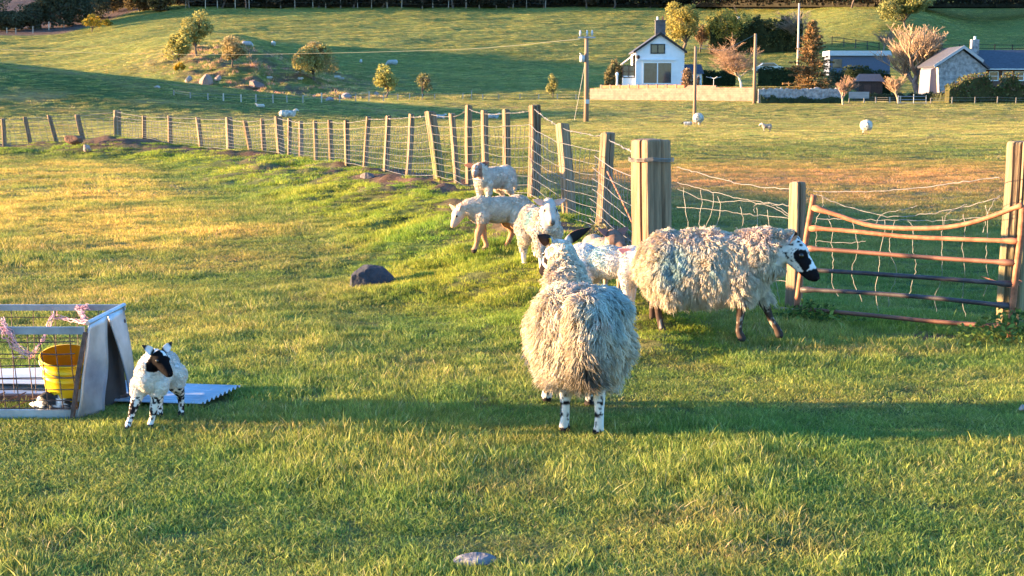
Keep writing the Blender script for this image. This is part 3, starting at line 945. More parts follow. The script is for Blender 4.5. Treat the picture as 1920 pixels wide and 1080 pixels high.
# ---------------------------------------------------------------- creep feeder, bucket, sheets
GALV = mat('galvanised_sheet', (.36, .38, .42), rough=.42, metallic=.55, var=.35, vscale=5, bump=.25, bscale=9, bdist=.01)
GALVD = mat('dull_galvanised_rail', (.30, .31, .34), rough=.5, metallic=.5, var=.3, vscale=6)
MESHW = mat('rusty_mesh_wire', (.10, .065, .055), rough=.8, metallic=.1, var=.5, vscale=30)
hur = empty('hay_feeder', (-2.9, 7.5, 0), 'low galvanised feeder with rusty wire mesh sides at the left edge', 'feeder')
hl = np.array(hur.location)
def L(p): return np.array(p, float) - hl
FA = np.array([-2.135, 7.30, 0.0]); FB = np.array([-2.01, 7.72, 0.0])   # foot of the near and the far corner at the right
FH = .505
LEFT = -3.9
def sheet(name, loop_in, th, material, parent, bend=None, nx=8, nz=14):
    """a thin bent sheet: four corners bl, br, tr, tl; bend(u, v) moves it along its normal"""
    bl, br, tr, tl = [np.array(c, float) for c in loop_in]
    n = np.cross(br - bl, tl - bl); n /= np.linalg.norm(n)
    u, v = np.meshgrid(np.linspace(0, 1, nx), np.linspace(0, 1, nz))
    P = bl * ((1 - u) * (1 - v))[..., None] + br * (u * (1 - v))[..., None] + tr * (u * v)[..., None] + tl * ((1 - u) * v)[..., None]
    o = bend(u, v) if bend else np.zeros_like(u)
    P = P + n * o[..., None]
    V = np.concatenate([P.reshape(-1, 3), (P + n * th).reshape(-1, 3)])
    fs = []
    N = nx * nz
    for j in range(nz - 1):
        for i in range(nx - 1):
            a = j * nx + i
            fs.append((a, a + 1, a + nx + 1, a + nx)); fs.append((N + a + nx, N + a + nx + 1, N + a + 1, N + a))
    edge = [j * nx for j in range(nz)]; edge2 = [j * nx + nx - 1 for j in range(nz)]
    for E in (list(range(nx)), edge2, [(nz - 1) * nx + i for i in range(nx - 1, -1, -1)], edge[::-1]):
        for a, b in zip(E[:-1], E[1:]): fs.append((b, a, N + a, N + b))
    m = MB().add(V, fs)
    return m.link(name, material, parent, True)
mid = FA * .48 + FB * .52
wv = lambda u, v: .012 * np.sin(3.2 * v + .5) + .010 * np.sin(9 * v + 3 * u) * (1 - v)
sheet('end_sheet', [L(FA + [-.045, -.02, 0]), L(FA * .60 + FB * .40 + [0, 0, -.01]), L(mid + [.012, 0, FH - .005]), L(FA + [.045, 0, FH - .02])], .006, GALV, hur, wv)
sheet('end_sheet', [L(FB + [.0, .0, -.01]), L(FB + [.018, .035, -.01]), L(FB + [-.03, .06, FH + .005]), L(mid + [.018, .004, FH - .01])], .006, GALV, hur, lambda u, v: .015 * np.sin(4 * v))
sheet('gap_shade_sheet', [L(FA + [-.03, .03, -.03]), L(FB + [-.02, .02, -.03]), L(FB + [-.055, .02, FH - .04]), L(FA + [.02, .03, FH - .05])], .004, mat('painted_gap_shade', (.035, .033, .032), rough=.8, var=.4), hur)  # added near-black sheet, stands in for the shaded interior between the flaps
cap = MB()
cap.tube([L(FA + [.04, -.01, FH - .015]), L(FB + [-.03, .06, FH + .008])], .012, 6)
cap.link('top_edge', GALV, hur, False)
# corner angle iron
MB().tube([L(FA + [-.055, -.025, -.02]), L(FA + [-.012, -.02, .25]), L(FA + [.03, -.02, FH - .06])], .013, 5).link('corner_iron', MESHW, hur)
bolt = MB().ball(L(FB + [-.028, .03, FH - .075]), .013, 8, 6).link('bolt', MESHW, hur, True)
nr_ = MB(); nr_.box(L(((FA[0] + LEFT) / 2 + .01, 7.30, .452)), (FA[0] - LEFT + .02, .02, .036), rz=0)
nr_.link('front_rail', GALVD, hur)
nr_ = MB(); nr_.box(L(((FB[0] + LEFT) / 2, 7.78, FH - .006)), (FB[0] - LEFT - .05, .022, .030))
nr_.link('back_rail', GALVD, hur)
nr_ = MB(); nr_.box(L(((FA[0] + LEFT) / 2 - .02, 7.29, .03)), (FA[0] - LEFT, .02, .05))
nr_.link('front_sill', GALV, hur)
nr_ = MB(); nr_.box(L(((FB[0] + LEFT) / 2, 7.70, .03)), (FB[0] - LEFT, .05, .04))
nr_.link('back_sill', MESHW, hur)
ms = MB(); g = np.random.default_rng(3)
nvx = 26
for k in range(nvx):
    x = FA[0] - .035 - k * .0715
    ms.tube([L((x - .025 + g.normal(0, .003), 7.30, .44)), L((x - .012, 7.31 + g.normal(0, .004), .25)), L((x + .008 + g.normal(0, .003), 7.30, .055))], .0028, 4, caps=False)
for z in (.395, .335, .275, .215, .155, .10, .062):
    xs = np.linspace(LEFT, FA[0] - .03, 20)
    ms.tube(np.array([L((x, 7.295, z + g.normal(0, .0015))) for x in xs]), .003, 4, caps=False)
ms.link('front_mesh', MESHW, hur)
ms = MB()
for k in range(17):
    x = FB[0] - .05 - k * .115
    ms.tube([L((x, 7.78, FH - .02)), L((x + .01, 7.74, .05))], .0022, 4, caps=False)
for z in (.45, .34, .23, .12):
    ms.tube([L((LEFT, 7.76, z)), L((FB[0] - .03, 7.76, z))], .0022, 4, caps=False)
ms.link('back_mesh', MESHW, hur)
ms = MB()
for k in range(16):
    x = FA[0] - .10 - k * .11
    ms.tube([L((x - .10, 7.31, .035)), L((x + .03, 7.66, .07))], .003, 4, caps=False)
ms.link('floor_mesh', MESHW, hur)

# bucket
YEL = mat('yellow_plastic', (.80, .52, .015), rough=.4, var=.12, vscale=6, spec=.4)
YELI = mat('orange_plastic_inside', (.90, .34, .006), rough=.45, var=.08, transl=.35)
LAB = mat('torn_white_label', attr=True, rough=.6, var=.1)
bk = empty('bucket', (-2.275, 7.52, .055), 'yellow plastic bucket inside the wire mesh feeder', 'bucket')
bk.rotation_euler = (R(16), R(0), .3)
def lathe(prof, n=36):
    m = MB(); a = np.arange(n) * 2 * math.pi / n
    V = np.array([[r * math.cos(t), r * math.sin(t), z] for r, z in prof for t in a])
    fs = [(i * n + j, i * n + (j + 1) % n, (i + 1) * n + (j + 1) % n, (i + 1) * n + j) for i in range(len(prof) - 1) for j in range(n)]
    m.add(V, fs); return m
lathe([(0.001, .004), (.098, .004), (.104, .012), (.113, .12), (.118, .15), (.124, .152), (.124, .160), (.120, .163), (.124, .200), (.130, .202), (.130, .212), (.126, .214), (.129, .245), (.134, .247), (.134, .256), (.1275, .256)]).link('bucket_body', YEL, bk, True)
lathe([(.001, .0075), (.096, .0075), (.1015, .014), (.1275, .2555)]).link('bucket_inside', YELI, bk, True)
hd = MB(); hd.tube([(.134 * math.cos(t), .134 * math.sin(t) * .55 - .05 * abs(math.sin(t)), .235 - .045 * abs(math.sin(t))) for t in np.linspace(math.pi, 2 * math.pi, 16)], .0025, 5, caps=False)
hd.link('handle', GALVD, bk, True)
lb = MB(); g = np.random.default_rng(8)
def patch(t0, t1, z0, z1, c, n=9):
    V = []; 
    for k in range(n):
        t = t0 + (t1 - t0) * k / (n - 1)
        za, zb = z0 + g.normal(0, .004), z1 + g.normal(0, .006)
        for z in (za, zb):
            r = .104 + (z - .012) * (.009 / .108) + .0016
            V.append((r * math.cos(t), r * math.sin(t), z))
    lb.add(V, [(2 * k, 2 * k + 2, 2 * k + 3, 2 * k + 1) for k in range(n - 1)], c)
patch(-1.2, -.45, .045, .11, (.74, .72, .70))
lb.link('torn_label', LAB, bk, True)
# crumpled sack below the bucket
sk = MB().ball((0, 0, 0), 1, 40, 24)
V = sk.v[0]; nn = fbm(V[:, 0] * 2.2, V[:, 1] * 2.2, V[:, 2] * 2.2, seed=77, octaves=4)
V = V * (1 + 1.2 * (np.abs(nn - .5) * 2 - .2))[:, None] * np.array([.095, .06, .062]); sk.v[0] = V
bw = (fbm(V[:, 0] * 24, V[:, 1] * 24, V[:, 2] * 24, seed=78) > .52)[:, None]
sk.c[0] = np.where(bw, np.array([.02, .02, .02]), np.array([.75, .75, .73]))
o = sk.link('feed_sack', LAB, None, True); o.location = (-2.31, 7.43, .055)
tag(o, 'crumpled black and white plastic sack on the feeder floor below the yellow bucket', 'sack')

# corrugated sheets lying beyond the feeder
CORR = mat('corrugated_iron', (.40, .46, .52), rough=.38, metallic=.5, var=.22, vscale=4, bump=.1, bscale=12, bdist=.005)
def corr(name, c4, label, waves=9, lift=.03, seed=1, grp='corrugated sheets by the feeder'):
    bl, br, tr, tl = [np.array(c, float) for c in c4]
    nx, nz = 24, waves * 8
    u, v = np.meshgrid(np.linspace(0, 1, nx), np.linspace(0, 1, nz))
    P = bl * ((1 - u) * (1 - v))[..., None] + br * (u * (1 - v))[..., None] + tr * (u * v)[..., None] + tl * ((1 - u) * v)[..., None]
    P[..., 2] += .009 * np.sin(v * waves * 2 * math.pi) + lift + .02 * np.sin(u * 5 + seed) * v
    V = np.concatenate([P.reshape(-1, 3), P.reshape(-1, 3) - [0, 0, .0025]]); N = nx * nz
    fs = []
    for j in range(nz - 1):
        for i in range(nx - 1):
            a = j * nx + i; fs.append((a, a + 1, a + nx + 1, a + nx)); fs.append((N + a + nx, N + a + nx + 1, N + a + 1, N + a))
    for j in range(nz - 1):
        a = j * nx + nx - 1; fs.append((a + nx, a, N + a, N + a + nx)); b = j * nx; fs.append((b, b + nx, N + b + nx, N + b))
    m = MB().add(V, fs)
    o = m.link(name, CORR, None, True, at=bl)
    return tag(o, label, 'corrugated sheet', grp)
corr('corrugated_sheet', [(-3.9, 7.85, .01), (-1.60, 7.56, .0), (-1.475, 7.98, .02), (-3.9, 8.62, .05)], 'long corrugated iron sheet lying on the grass behind the feeder and the spotted lamb')
o = corr('corrugated_sheet', [(-3.9, 7.95, .03), (-2.1, 7.80, .03), (-2.15, 8.1, .05), (-3.9, 8.3, .06)], 'pale sheet lying on top of the corrugated iron behind the yellow bucket', waves=3, lift=.05, seed=3)
o.data.materials.clear(); o.data.materials.append(mat('pale_sheet', (.62, .64, .66), rough=.5, metallic=.2, var=.15))

# pink baler twine
TW = mat('pink_twine', attr=True, rough=.8, var=.2, vscale=40)
def twine(name, pts, label, loops=9, spread=.02, seed=1, r=.0017):
    g = np.random.default_rng(seed); m = MB(); pts = np.array(pts, float)
    for k in range(loops):
        n = 40; t = np.linspace(0, len(pts) - 1, n)
        P = np.stack([np.interp(t, range(len(pts)), pts[:, a]) for a in range(3)], 1)
        w = np.stack([np.convolve(g.normal(0, 1, n), np.ones(5) / 3, 'same') for _ in range(3)], 1)
        P = P + w * spread * .8 + g.normal(0, spread * .7, 3)
        pale = g.uniform(0, 1)
        m.tube(P, r, 4, (.62, .30 + .15 * pale, .33 + .14 * pale), caps=False)
    return tag(m.link(name, TW, None, False, at=pts[0]), label, 'twine', 'baler twine on the feeder')
twine('baler_twine', [W(165, 572, 7.74), W(150, 576, 7.77), W(158, 590, 7.7), W(160, 605, 7.6)], 'short frayed tuft of pink twine on the back rail near the corner', 10, .011, 2)
twine('baler_twine', [W(100, 580, 7.78), W(103, 595, 7.78), W(130, 600, 7.7), W(163, 606, 7.5)], 'pink twine tied round the back rail and strung to the end sheet', 5, .008, 3)
twine('baler_twine', [W(98, 585, 7.75), W(90, 612, 7.6), W(75, 645, 7.5), W(55, 668, 7.4)], 'pale twine hanging down from the back rail to the mesh', 5, .008, 4)
twine('baler_twine', [W(2, 600, 7.3), W(8, 618, 7.27), W(20, 632, 7.27), W(30, 652, 7.28), W(55, 668, 7.3)], 'large pink tangle of twine over the front rail at the left edge', 12, .012, 5)
# ---------------------------------------------------------------- sheep
WOOL = mat('sheep_wool', attr=True, rough=1.0, var=.12, vscale=14, spec=.05, transl=.22)
HIDE = mat('sheep_hide', attr=True, rough=.85, var=.1, vscale=20, spec=.04, bump=.3, bscale=150, bdist=.004)
EYE = mat('animal_eye', (.02, .014, .008), rough=.12, spec=.6, var=0)
TAGM = mat('ear_tag_plastic', (.75, .55, .05), rough=.5, var=0)
CREAM = np.array([.70, .60, .45]); WHITE = np.array([.70, .66, .62]); BLACK = np.array([.010, .0085, .010])
BLUE = np.array([.22, .43, .48]); PINK = np.array([.72, .48, .52])

def unit(v):
    v = np.array(v, float); return v / np.linalg.norm(v)

class Head:
    def __init__(s, o, f, scale=1.0, roll=0.0, up=(0, 0, 1), fl=1.0):
        s.fl = fl
        s.o = np.array(o, float); s.f = unit(f); s.s = scale
        s.side = unit(np.cross(up, s.f)); s.u = np.cross(s.f, s.side)   # side = the animal's left
        c, n = math.cos(roll), math.sin(roll)
        s.side, s.u = s.side * c + s.u * n, s.u * c - s.side * n
    def p(s, a, b, c): return s.o + s.s * (s.f * a * s.fl + s.side * b + s.u * c)
    def rot(s): return np.stack([s.f, s.side, s.u], 1)
    def coords(s, P):
        d = (P - s.o) / s.s
        return d @ s.f / s.fl, d @ s.side, d @ s.u

def remeshed(mb, voxel, smooth_it):
    me = mb.mesh('tmp')
    o = bpy.data.objects.new('tmp', me); col.objects.link(o)
    m = o.modifiers.new('r', 'REMESH'); m.mode = 'VOXEL'; m.voxel_size = voxel
    m = o.modifiers.new('s', 'SMOOTH'); m.iterations = smooth_it; m.factor = .5
    dg = bpy.context.evaluated_depsgraph_get(); dg.update()
    r = bpy.data.meshes.new_from_object(o.evaluated_get(dg))
    bpy.data.objects.remove(o); bpy.data.meshes.remove(me)
    n = len(r.vertices); V = np.zeros(n * 3); r.vertices.foreach_get('co', V); V = V.reshape(-1, 3)
    F_ = [tuple(p.vertices) for p in r.polygons]
    N = np.zeros(n * 3); r.vertices.foreach_get('normal', N); N = N.reshape(-1, 3)
    bpy.data.meshes.remove(r)
    return V, N, F_

def ear_geo(root, e, nrm, length, width, cup=.35, droop=0.0):
    e = unit(e); nrm = unit(np.array(nrm, float) - e * np.dot(nrm, e)); w = np.cross(e, nrm)
    nt, ns = 9, 7
    V = []; inner = []
    for side in (0, 1):
        for i in range(nt):
            t = i / (nt - 1); ww = width * (math.sin(math.pi * min(1, (t * .88 + .12)) ** .75)) * .5 + .002
            for j in range(ns):
                s_ = (j / (ns - 1) - .5) * 2
                p = np.array(root) + e * length * t + w * ww * s_ + nrm * (cup * ww * s_ * s_ - droop * length * t * t * .0)
                p = p + np.array([0, 0, -1.0]) * droop * length * t * t
                p = p + nrm * (.0025 if side == 0 else -.0035) * (1 - .6 * abs(s_))
                V.append(p); inner.append(side == 0)
    fs = []
    o = nt * ns
    for i in range(nt - 1):
        for j in range(ns - 1):
            a = i * ns + j
            fs.append((a, a + 1, a + ns + 1, a + ns)); fs.append((o + a + ns, o + a + ns + 1, o + a + 1, o + a))
    E = [j for j in range(ns)] + [i * ns + ns - 1 for i in range(1, nt)] + [(nt - 1) * ns + j for j in range(ns - 2, -1, -1)] + [i * ns for i in range(nt - 2, 0, -1)]
    for a, b in zip(E, E[1:] + E[:1]): fs.append((b, a, o + a, o + b))
    return np.array(V), fs, np.array(inner)

def sheep(name, label, cat, pos, yaw, torso, tubes, legs, head, wool_z, colour, wool, nlock, llen, lrad, voxel=.010, eyes=True,
          ears=None, group=None, disp=.012, ear_tag=None, seed=1, fleece_mask=None, droop=.8, sink=.012, clump=1.0):
    root = empty(name, (pos[0], pos[1], pos[2] - sink), label, cat, group, yaw)
    hs = head.s
    mb = MB()
    for (x, y, z, rx, ry, rz) in torso: mb.ball((x, y, z), (rx, ry, rz), 20, 14)
    for nd in list(tubes) + list(legs):
        nd = np.array(nd, float)
        mb.tube(nd[:, :3], nd[:, 3], 12)
        for q in nd: mb.ball(q[:3], q[3], 12, 8)
    Rh = head.rot()
    mb.ball(head.p(.045, 0, .0), np.array([.082, .060, .066]) * hs, 18, 12, rot=Rh)
    mb.ball(head.p(.07, 0, .012), np.array([.055, .062, .04]) * hs, 16, 10, rot=Rh)
    for (n1, n2) in [((.05, 0, -.005, .056), (.12, 0, -.012, .047)), ((.12, 0, -.012, .047), (.178, 0, -.022, .038)), ((.178, 0, -.022, .038), (.212, 0, -.030, .031)),
                     ((.02, 0, -.045, .042), (.10, 0, -.048, .032)), ((.10, 0, -.048, .032), (.195, 0, -.048, .024))]:
        A, B = head.p(*n1[:3]), head.p(*n2[:3])
        mb.tube([A, B], [n1[3] * hs, n2[3] * hs], 12); mb.ball(A, n1[3] * hs, 12, 8); mb.ball(B, n2[3] * hs, 12, 8)
    V, N, Fc = remeshed(mb, voxel, 4)
    a, b, c = head.coords(V)
    is_head = (a > -.03) & (np.abs(b) < .085) & (np.abs(c) < .11) & (a < .27)
    woolly = (V[:, 2] > wool_z(V)) & ~is_head
    # lumpy wool surface
    d = disp * 2 * (fbm(V[:, 0] * 11, V[:, 1] * 11, V[:, 2] * 11, seed=seed, octaves=3) - .45)
    V = V + N * (d * woolly)[:, None]
    C = colour(V, a, b, c, is_head, woolly)
    # ears belong to the body mesh
    out = MB(); out.add(V, Fc, C)
    for sgn, (edir, nrm, ln, wd, dr) in zip((1, -1), ears):
        e = head.rot() @ np.array(edir, float); nn = head.rot() @ np.array(nrm, float)
        EV, EF, inn = ear_geo(head.p(-.005, sgn * .045, .028), e, nn, ln * hs, wd * hs, droop=dr)
        out.add(EV, EF, np.array([colour.ear(p, i, k, sgn) for k, (p, i) in enumerate(zip(EV, inn))]))
    body = out.link('body', HIDE, root, True)
    # nostrils and mouth line
    fc = MB()
    for sgn in (1, -1): fc.ball(head.p(.236, sgn * .013, -.024), np.array([.006, .005, .008]) * hs, 8, 6, rot=Rh)
    fc2 = []
    for sgn in (1, -1):
        o = MB().ball((0, 0, 0), np.array([.007, .0045, .008]) * hs, 8, 6, rot=Rh, colour=(.03, .02, .02)).link('nostril', HIDE, root, True)
        o.location = head.p(.234, sgn * .013, -.022)
    if eyes:
        for sgn in (1, -1):
            o = MB().ball((0, 0, 0), np.array([.0155, .012, .0135]) * hs, 12, 8, rot=Rh).link('eye', EYE, root, True)
            o.location = head.p(.085, sgn * .052, .016)
    if ear_tag is not None:
        sgn = ear_tag
        e = head.rot() @ np.array(ears[0 if sgn > 0 else 1][0], float)
        p = head.p(-.01, sgn * .052, .026) + unit(e) * .03 * hs + head.f * -.012
        o = MB().box((0, 0, 0), (.006, .022, .03)).link('ear_tag', TAGM, root); o.location = p
        o.rotation_euler = (0, .2, math.pi / 2 + .3)
    # fleece: thousands of tapered locks in one mesh
    if nlock:
        tri = []
        for f in Fc:
            tri.append(f[:3])
            if len(f) == 4: tri.append((f[0], f[2], f[3]))
        T = np.array(tri)
        g = np.random.default_rng(seed + 50)
        ok = woolly[T].all(1)
        if fleece_mask is not None: ok &= fleece_mask(V[T].mean(1))
        T = T[ok]
        E1, E2 = V[T[:, 1]] - V[T[:, 0]], V[T[:, 2]] - V[T[:, 0]]
        ar = np.linalg.norm(np.cross(E1, E2), axis=1)
        pick_ = g.choice(len(T), nlock, p=ar / ar.sum())
        u, v = g.uniform(0, 1, nlock), g.uniform(0, 1, nlock)
        fl = u + v > 1; u[fl], v[fl] = 1 - u[fl], 1 - v[fl]
        P = V[T[pick_, 0]] + E1[pick_] * u[:, None] + E2[pick_] * v[:, None]
        Nn = N[T[pick_, 0]]
        fs_ = 9.0
        ncl = max(40, nlock // 26)
        cidx = g.choice(nlock, ncl, replace=False); CP = P[cidx]
        near_ = np.concatenate([np.argmin(((P[i_:i_ + 4000, None] - CP[None]) ** 2).sum(2), 1) for i_ in range(0, nlock, 4000)])
        flow = np.stack([fbm(P[:, 0] * fs_, P[:, 1] * fs_, P[:, 2] * fs_, seed=seed + 3 + k, octaves=2) - .5 for k in range(3)], 1) * 2.6
        rnd = g.normal(0, .22, (nlock, 3))
        ln = llen(P) * g.uniform(.65, 1.25, nlock)
        K = 5
        pts = [P - Nn * .006]
        amp = .10
        ph = g.uniform(0, 6.28, nlock)
        sd = np.cross(Nn, g.normal(0, 1, (nlock, 3))); sd /= np.linalg.norm(sd, axis=1, keepdims=True) + 1e-9
        for k in range(1, K):
            t = k / (K - 1)
            D = Nn * (1.0 - .72 * t) * .9 + np.array([0, 0, -1.0]) * droop * t + flow * .6 * t + rnd * t
            D = D / (np.linalg.norm(D, axis=1, keepdims=True) + 1e-9)
            D = D - Nn * np.minimum(0, (D * Nn).sum(1) + .02)[:, None]
            pts.append(pts[-1] + D * (ln / (K - 1))[:, None] + sd * (amp * ln * math.cos(k * 2.4) * np.sin(ph))[:, None] * .6)
        pts = np.stack(pts, 1)
        tt_ = (np.linspace(0, 1, K) ** 1.3)[None, :, None] * g.uniform(.25, .85, (nlock, 1, 1)) * clump
        pts = pts + (pts[cidx[near_]] + g.normal(0, .15, (nlock, 1, 3)) * ln[:, None, None] - pts) * tt_
        Tn = np.gradient(pts, axis=1); Tn /= np.linalg.norm(Tn, axis=2, keepdims=True) + 1e-9
        A = np.cross(Tn, Nn[:, None] + .01); A /= np.linalg.norm(A, axis=2, keepdims=True) + 1e-9
        B = np.cross(A, Tn)
        rad = lrad(P) * g.uniform(.6, 1.3, nlock)
        prof = np.array([1, 1.05, .9, .62, .10])
        ang = np.arange(3) * 2 * math.pi / 3
        LV = pts[:, :, None] + (rad[:, None] * prof[None])[:, :, None, None] * (np.cos(ang)[None, None, :, None] * A[:, :, None] + np.sin(ang)[None, None, :, None] * B[:, :, None])
        base = wool(P) * (1 + clump * (g.uniform(.78, 1.1, (ncl, 1))[near_] - 1)) * (.82 + .36 * fbm(P[:, 0] * 25, P[:, 1] * 25, P[:, 2] * 25, seed=seed + 9, octaves=2))[:, None] * g.uniform(.93, 1.06, (nlock, 1))
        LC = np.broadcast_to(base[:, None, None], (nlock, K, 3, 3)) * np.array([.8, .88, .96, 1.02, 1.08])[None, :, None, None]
        bq = np.arange(nlock)[:, None, None] * (K * 3)
        q = []
        for k in range(K - 1):
            for j in range(3):
                q.append([k * 3 + j, k * 3 + (j + 1) % 3, (k + 1) * 3 + (j + 1) % 3, (k + 1) * 3 + j])
        Q = (bq + np.array(q)[None]).reshape(-1, 4)
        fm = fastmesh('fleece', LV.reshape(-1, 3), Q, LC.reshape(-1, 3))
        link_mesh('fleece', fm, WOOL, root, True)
    return root

def mixc(m, A, B):
    m = np.asarray(m, float)[:, None]
    return np.asarray(A) * m + np.asarray(B) * (1 - m)

def sspots(V, sc, th, seed, w=.035):
    return sstep(th - w, th + w, fbm(V[:, 0] * sc, V[:, 1] * sc, V[:, 2] * sc, seed=seed, octaves=2))

def spots(V, sc, th, seed):
    return (fbm(V[:, 0] * sc, V[:, 1] * sc, V[:, 2] * sc, seed=seed, octaves=2) > th)

def make_colour(face, leg, ear, wool):
    def f(V, a, b, c, is_head, woolly):
        C = np.array(wool(V))
        low = ~woolly & ~is_head
        C[low] = leg(V)[low]
        C[is_head] = face(V, a, b, c)[is_head]
        # cloven hooves
        hoof = (V[:, 2] < .028)
        C[hoof] = np.array([.05, .04, .035])
        return C
    f.ear = ear
    return f

def adult_legs(fr=(0, 0), fl=(0, 0), hr=(0, 0), hl=(0, 0), wy=1.0):
    """each leg leaves by (dx at the hoof, lift)"""
    L_ = []
    for sy, (dx, up) in ((-1, hr), (1, hl)):
        y = .125 * sy * wy
        L_.append([(-.34, y * .9, .44, .12), (-.28 + dx * .35, y * 1.05, .345, .085), (-.43 + dx * .7, y, .235 + up * .5, .034), (-.425 + dx * .85, y, .15 + up * .8, .024), (-.41 + dx, y, .07 + up, .024), (-.385 + dx, y, .022 + up, .031)])
    for sy, (dx, up) in ((-1, fr), (1, fl)):
        y = .11 * sy
        L_.append([(.27, y, .44, .10), (.27 + dx * .25, y * 1.05, .33, .065), (.29 + dx * .6, y, .225 + up * .4, .034), (.285 + dx * .8, y, .13 + up * .8, .023), (.285 + dx, y, .07 + up, .024), (.31 + dx, y, .022 + up, .031)])
    return L_

ADT = [(-.38, 0, .50, .20, .215, .215), (-.12, 0, .48, .31, .245, .235), (.16, 0, .485, .25, .22, .22), (.34, 0, .50, .19, .20, .20), (-.30, 0, .36, .17, .21, .15)]

ADT1 = [(-.40, 0, .50, .18, .222, .215), (-.18, 0, .47, .28, .222, .215), (.12, 0, .445, .24, .185, .19), (.26, 0, .45, .18, .15, .17), (-.38, -.08, .61, .14, .135, .10), (-.38, .08, .61, .14, .135, .10)]
ADT2 = [(-.34, 0, .50, .19, .215, .225), (-.14, 0, .495, .26, .235, .235), (.04, 0, .495, .26, .235, .235), (.20, 0, .49, .22, .21, .225), (.28, 0, .50, .17, .18, .20)]
# -- the ewe seen from behind
def wool1(P):
    x, y, z = P[:, 0], P[:, 1], P[:, 2]
    c = CREAM[None] * np.ones((len(P), 1))
    n = fbm(x * 9, y * 9, z * 9, seed=5, octaves=3)
    bl = np.clip(sstep(.05, -.03, y) * sstep(-.25, -.2, y) * sstep(.50, .60, z + .15 * (n - .5)) * sstep(.0, -.22, x) * 1.1, 0, .8)[:, None] * sstep(.35, .6, n)[:, None]
    bl = bl * .6
    c = c * (1 - bl) + BLUE * 1.15 * bl
    pk = np.clip(sstep(.66, .72, z) * sstep(.52, .5, n) * .28, 0, .28)[:, None]
    c = c * (1 - pk) + PINK * pk
    rd = np.exp(-((x + .55) / .12) ** 2 - ((y + .05) / .025) ** 2 - ((z - .60) / .02) ** 2)[:, None] * .6
    c = c * (1 - rd) + np.array([.35, .06, .12]) * rd
    # dung stained wool under the tail
    dt = np.exp(-((x + .62) / .14) ** 2 - (y / .06) ** 2 - ((z - .36) / .13) ** 2)[:, None] * .95
    c = c * (1 - dt) + np.array([.05, .035, .025]) * dt
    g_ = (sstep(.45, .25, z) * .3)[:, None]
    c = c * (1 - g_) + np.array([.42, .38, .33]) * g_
    return c
def face1(V, a, b, c):
    C = np.where(((a > .15) | (spots(V, 40, .62, 3)))[:, None], BLACK * 1.5, WHITE)
    return C
def leg1(V):
    return mixc(np.maximum(sspots(V, 48, .60, 13) * (V[:, 2] < .24), V[:, 2] < .045), BLACK * 1.6, WHITE * .93)
def ear_dark(p, inner, k, sgn):
    t = (k % 63) // 7 / 8
    if inner: return (.32, .16, .14) if t < .8 else (.05, .03, .03)
    return (.022, .018, .018) if t > .15 else (.5, .45, .42)
hd1 = Head((.70, .01, .80), (.72, .42, -.55), 1.0)
EP = pick(1088, 815)
E1pos = onground(*(pick(1104, 815)[:2] + [-.055, .39]))
e1 = sheep('ewe', 'shaggy ewe seen from behind in the foreground with blue marked rump and yellow ear tag', 'sheep', E1pos, R(93), ADT1,
      [[(.26, 0, .50, .14), (.42, 0, .60, .108), (.54, .0, .70, .092), (.66, .01, .78, .076)],
       [(-.57, 0, .63, .075), (-.625, 0, .52, .065), (-.64, 0, .42, .045), (-.635, 0, .36, .025)]],
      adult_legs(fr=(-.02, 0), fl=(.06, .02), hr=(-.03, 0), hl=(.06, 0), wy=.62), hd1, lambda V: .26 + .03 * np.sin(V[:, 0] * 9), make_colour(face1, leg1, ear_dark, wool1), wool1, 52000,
      lambda P: .058 + .03 * sstep(.5, .3, P[:, 2]) - .04 * sstep(.35, .6, P[:, 0]) + .02 * sstep(-.5, -.6, P[:, 0]), lambda P: np.full(len(P), .0027),
      ears=[((-.45, .9, .15), (.55, -.3, .3), .15, .062, .0), ((-.45, -.9, .3), (.55, .3, .3), .165, .062, .0)], ear_tag=1, seed=11, disp=.02)

# -- the walking ewe
def wool2(P):
    x, y, z = P[:, 0], P[:, 1], P[:, 2]
    c = CREAM[None] * np.ones((len(P), 1)) * 1.03
    n = fbm(x * 11, y * 11, z * 11, seed=6, octaves=3)
    m = np.exp(-((x + .20) / .085) ** 2 - ((z - .53) / .11) ** 2) + np.exp(-((x - .02) / .06) ** 2 - ((z - .49) / .10) ** 2)
    m = .85 * np.clip(m * 1.9 * sstep(.38, .58, n), 0, .85)[:, None] * (y < .05)[:, None]
    c = c * (1 - m) + BLUE * m
    pk = np.clip(sstep(.62, .70, z) * sstep(.42, .58, n) * .3, 0, .3)[:, None]
    c = c * (1 - pk) + PINK * pk
    return c
def face2(V, a, b, c):
    # white face, black patch round the eye running down the cheek, black muzzle
    eye = (((a - .10) / .055) ** 2 + ((c - .010) / .042) ** 2 < 1) & (np.abs(b) > .020)
    run = (np.abs(c + .014 + (a - .13) * .25) < .024) & (a > .09) & (a < .165) & (np.abs(b) > .012)
    muz = (a > .163 + .03 * (c + .03) / .05) | ((a > .14) & (c < -.055))
    sp = spots(V, 55, .63, 7)
    return mixc(np.maximum(sspots(V, 55, .61, 7), (eye | run | muz)), BLACK, WHITE * .95)
def leg2(V):
    d = np.array([.060, .040, .032])
    return mixc(sspots(V, 38, .64, 23, .06) * (V[:, 2] > .05), np.array([.34, .27, .22]), d)
def ear2(p, inner, k, sgn):
    t = (k % 63) // 7 / 8
    return (.55, .33, .27) if (inner and t < .6) else (.02, .018, .02)
hd2 = Head((.545, -.04, .655), (.74, -.10, -.66), 1.22, up=(0, 0, 1))
E2pos = pick(1338, 629)
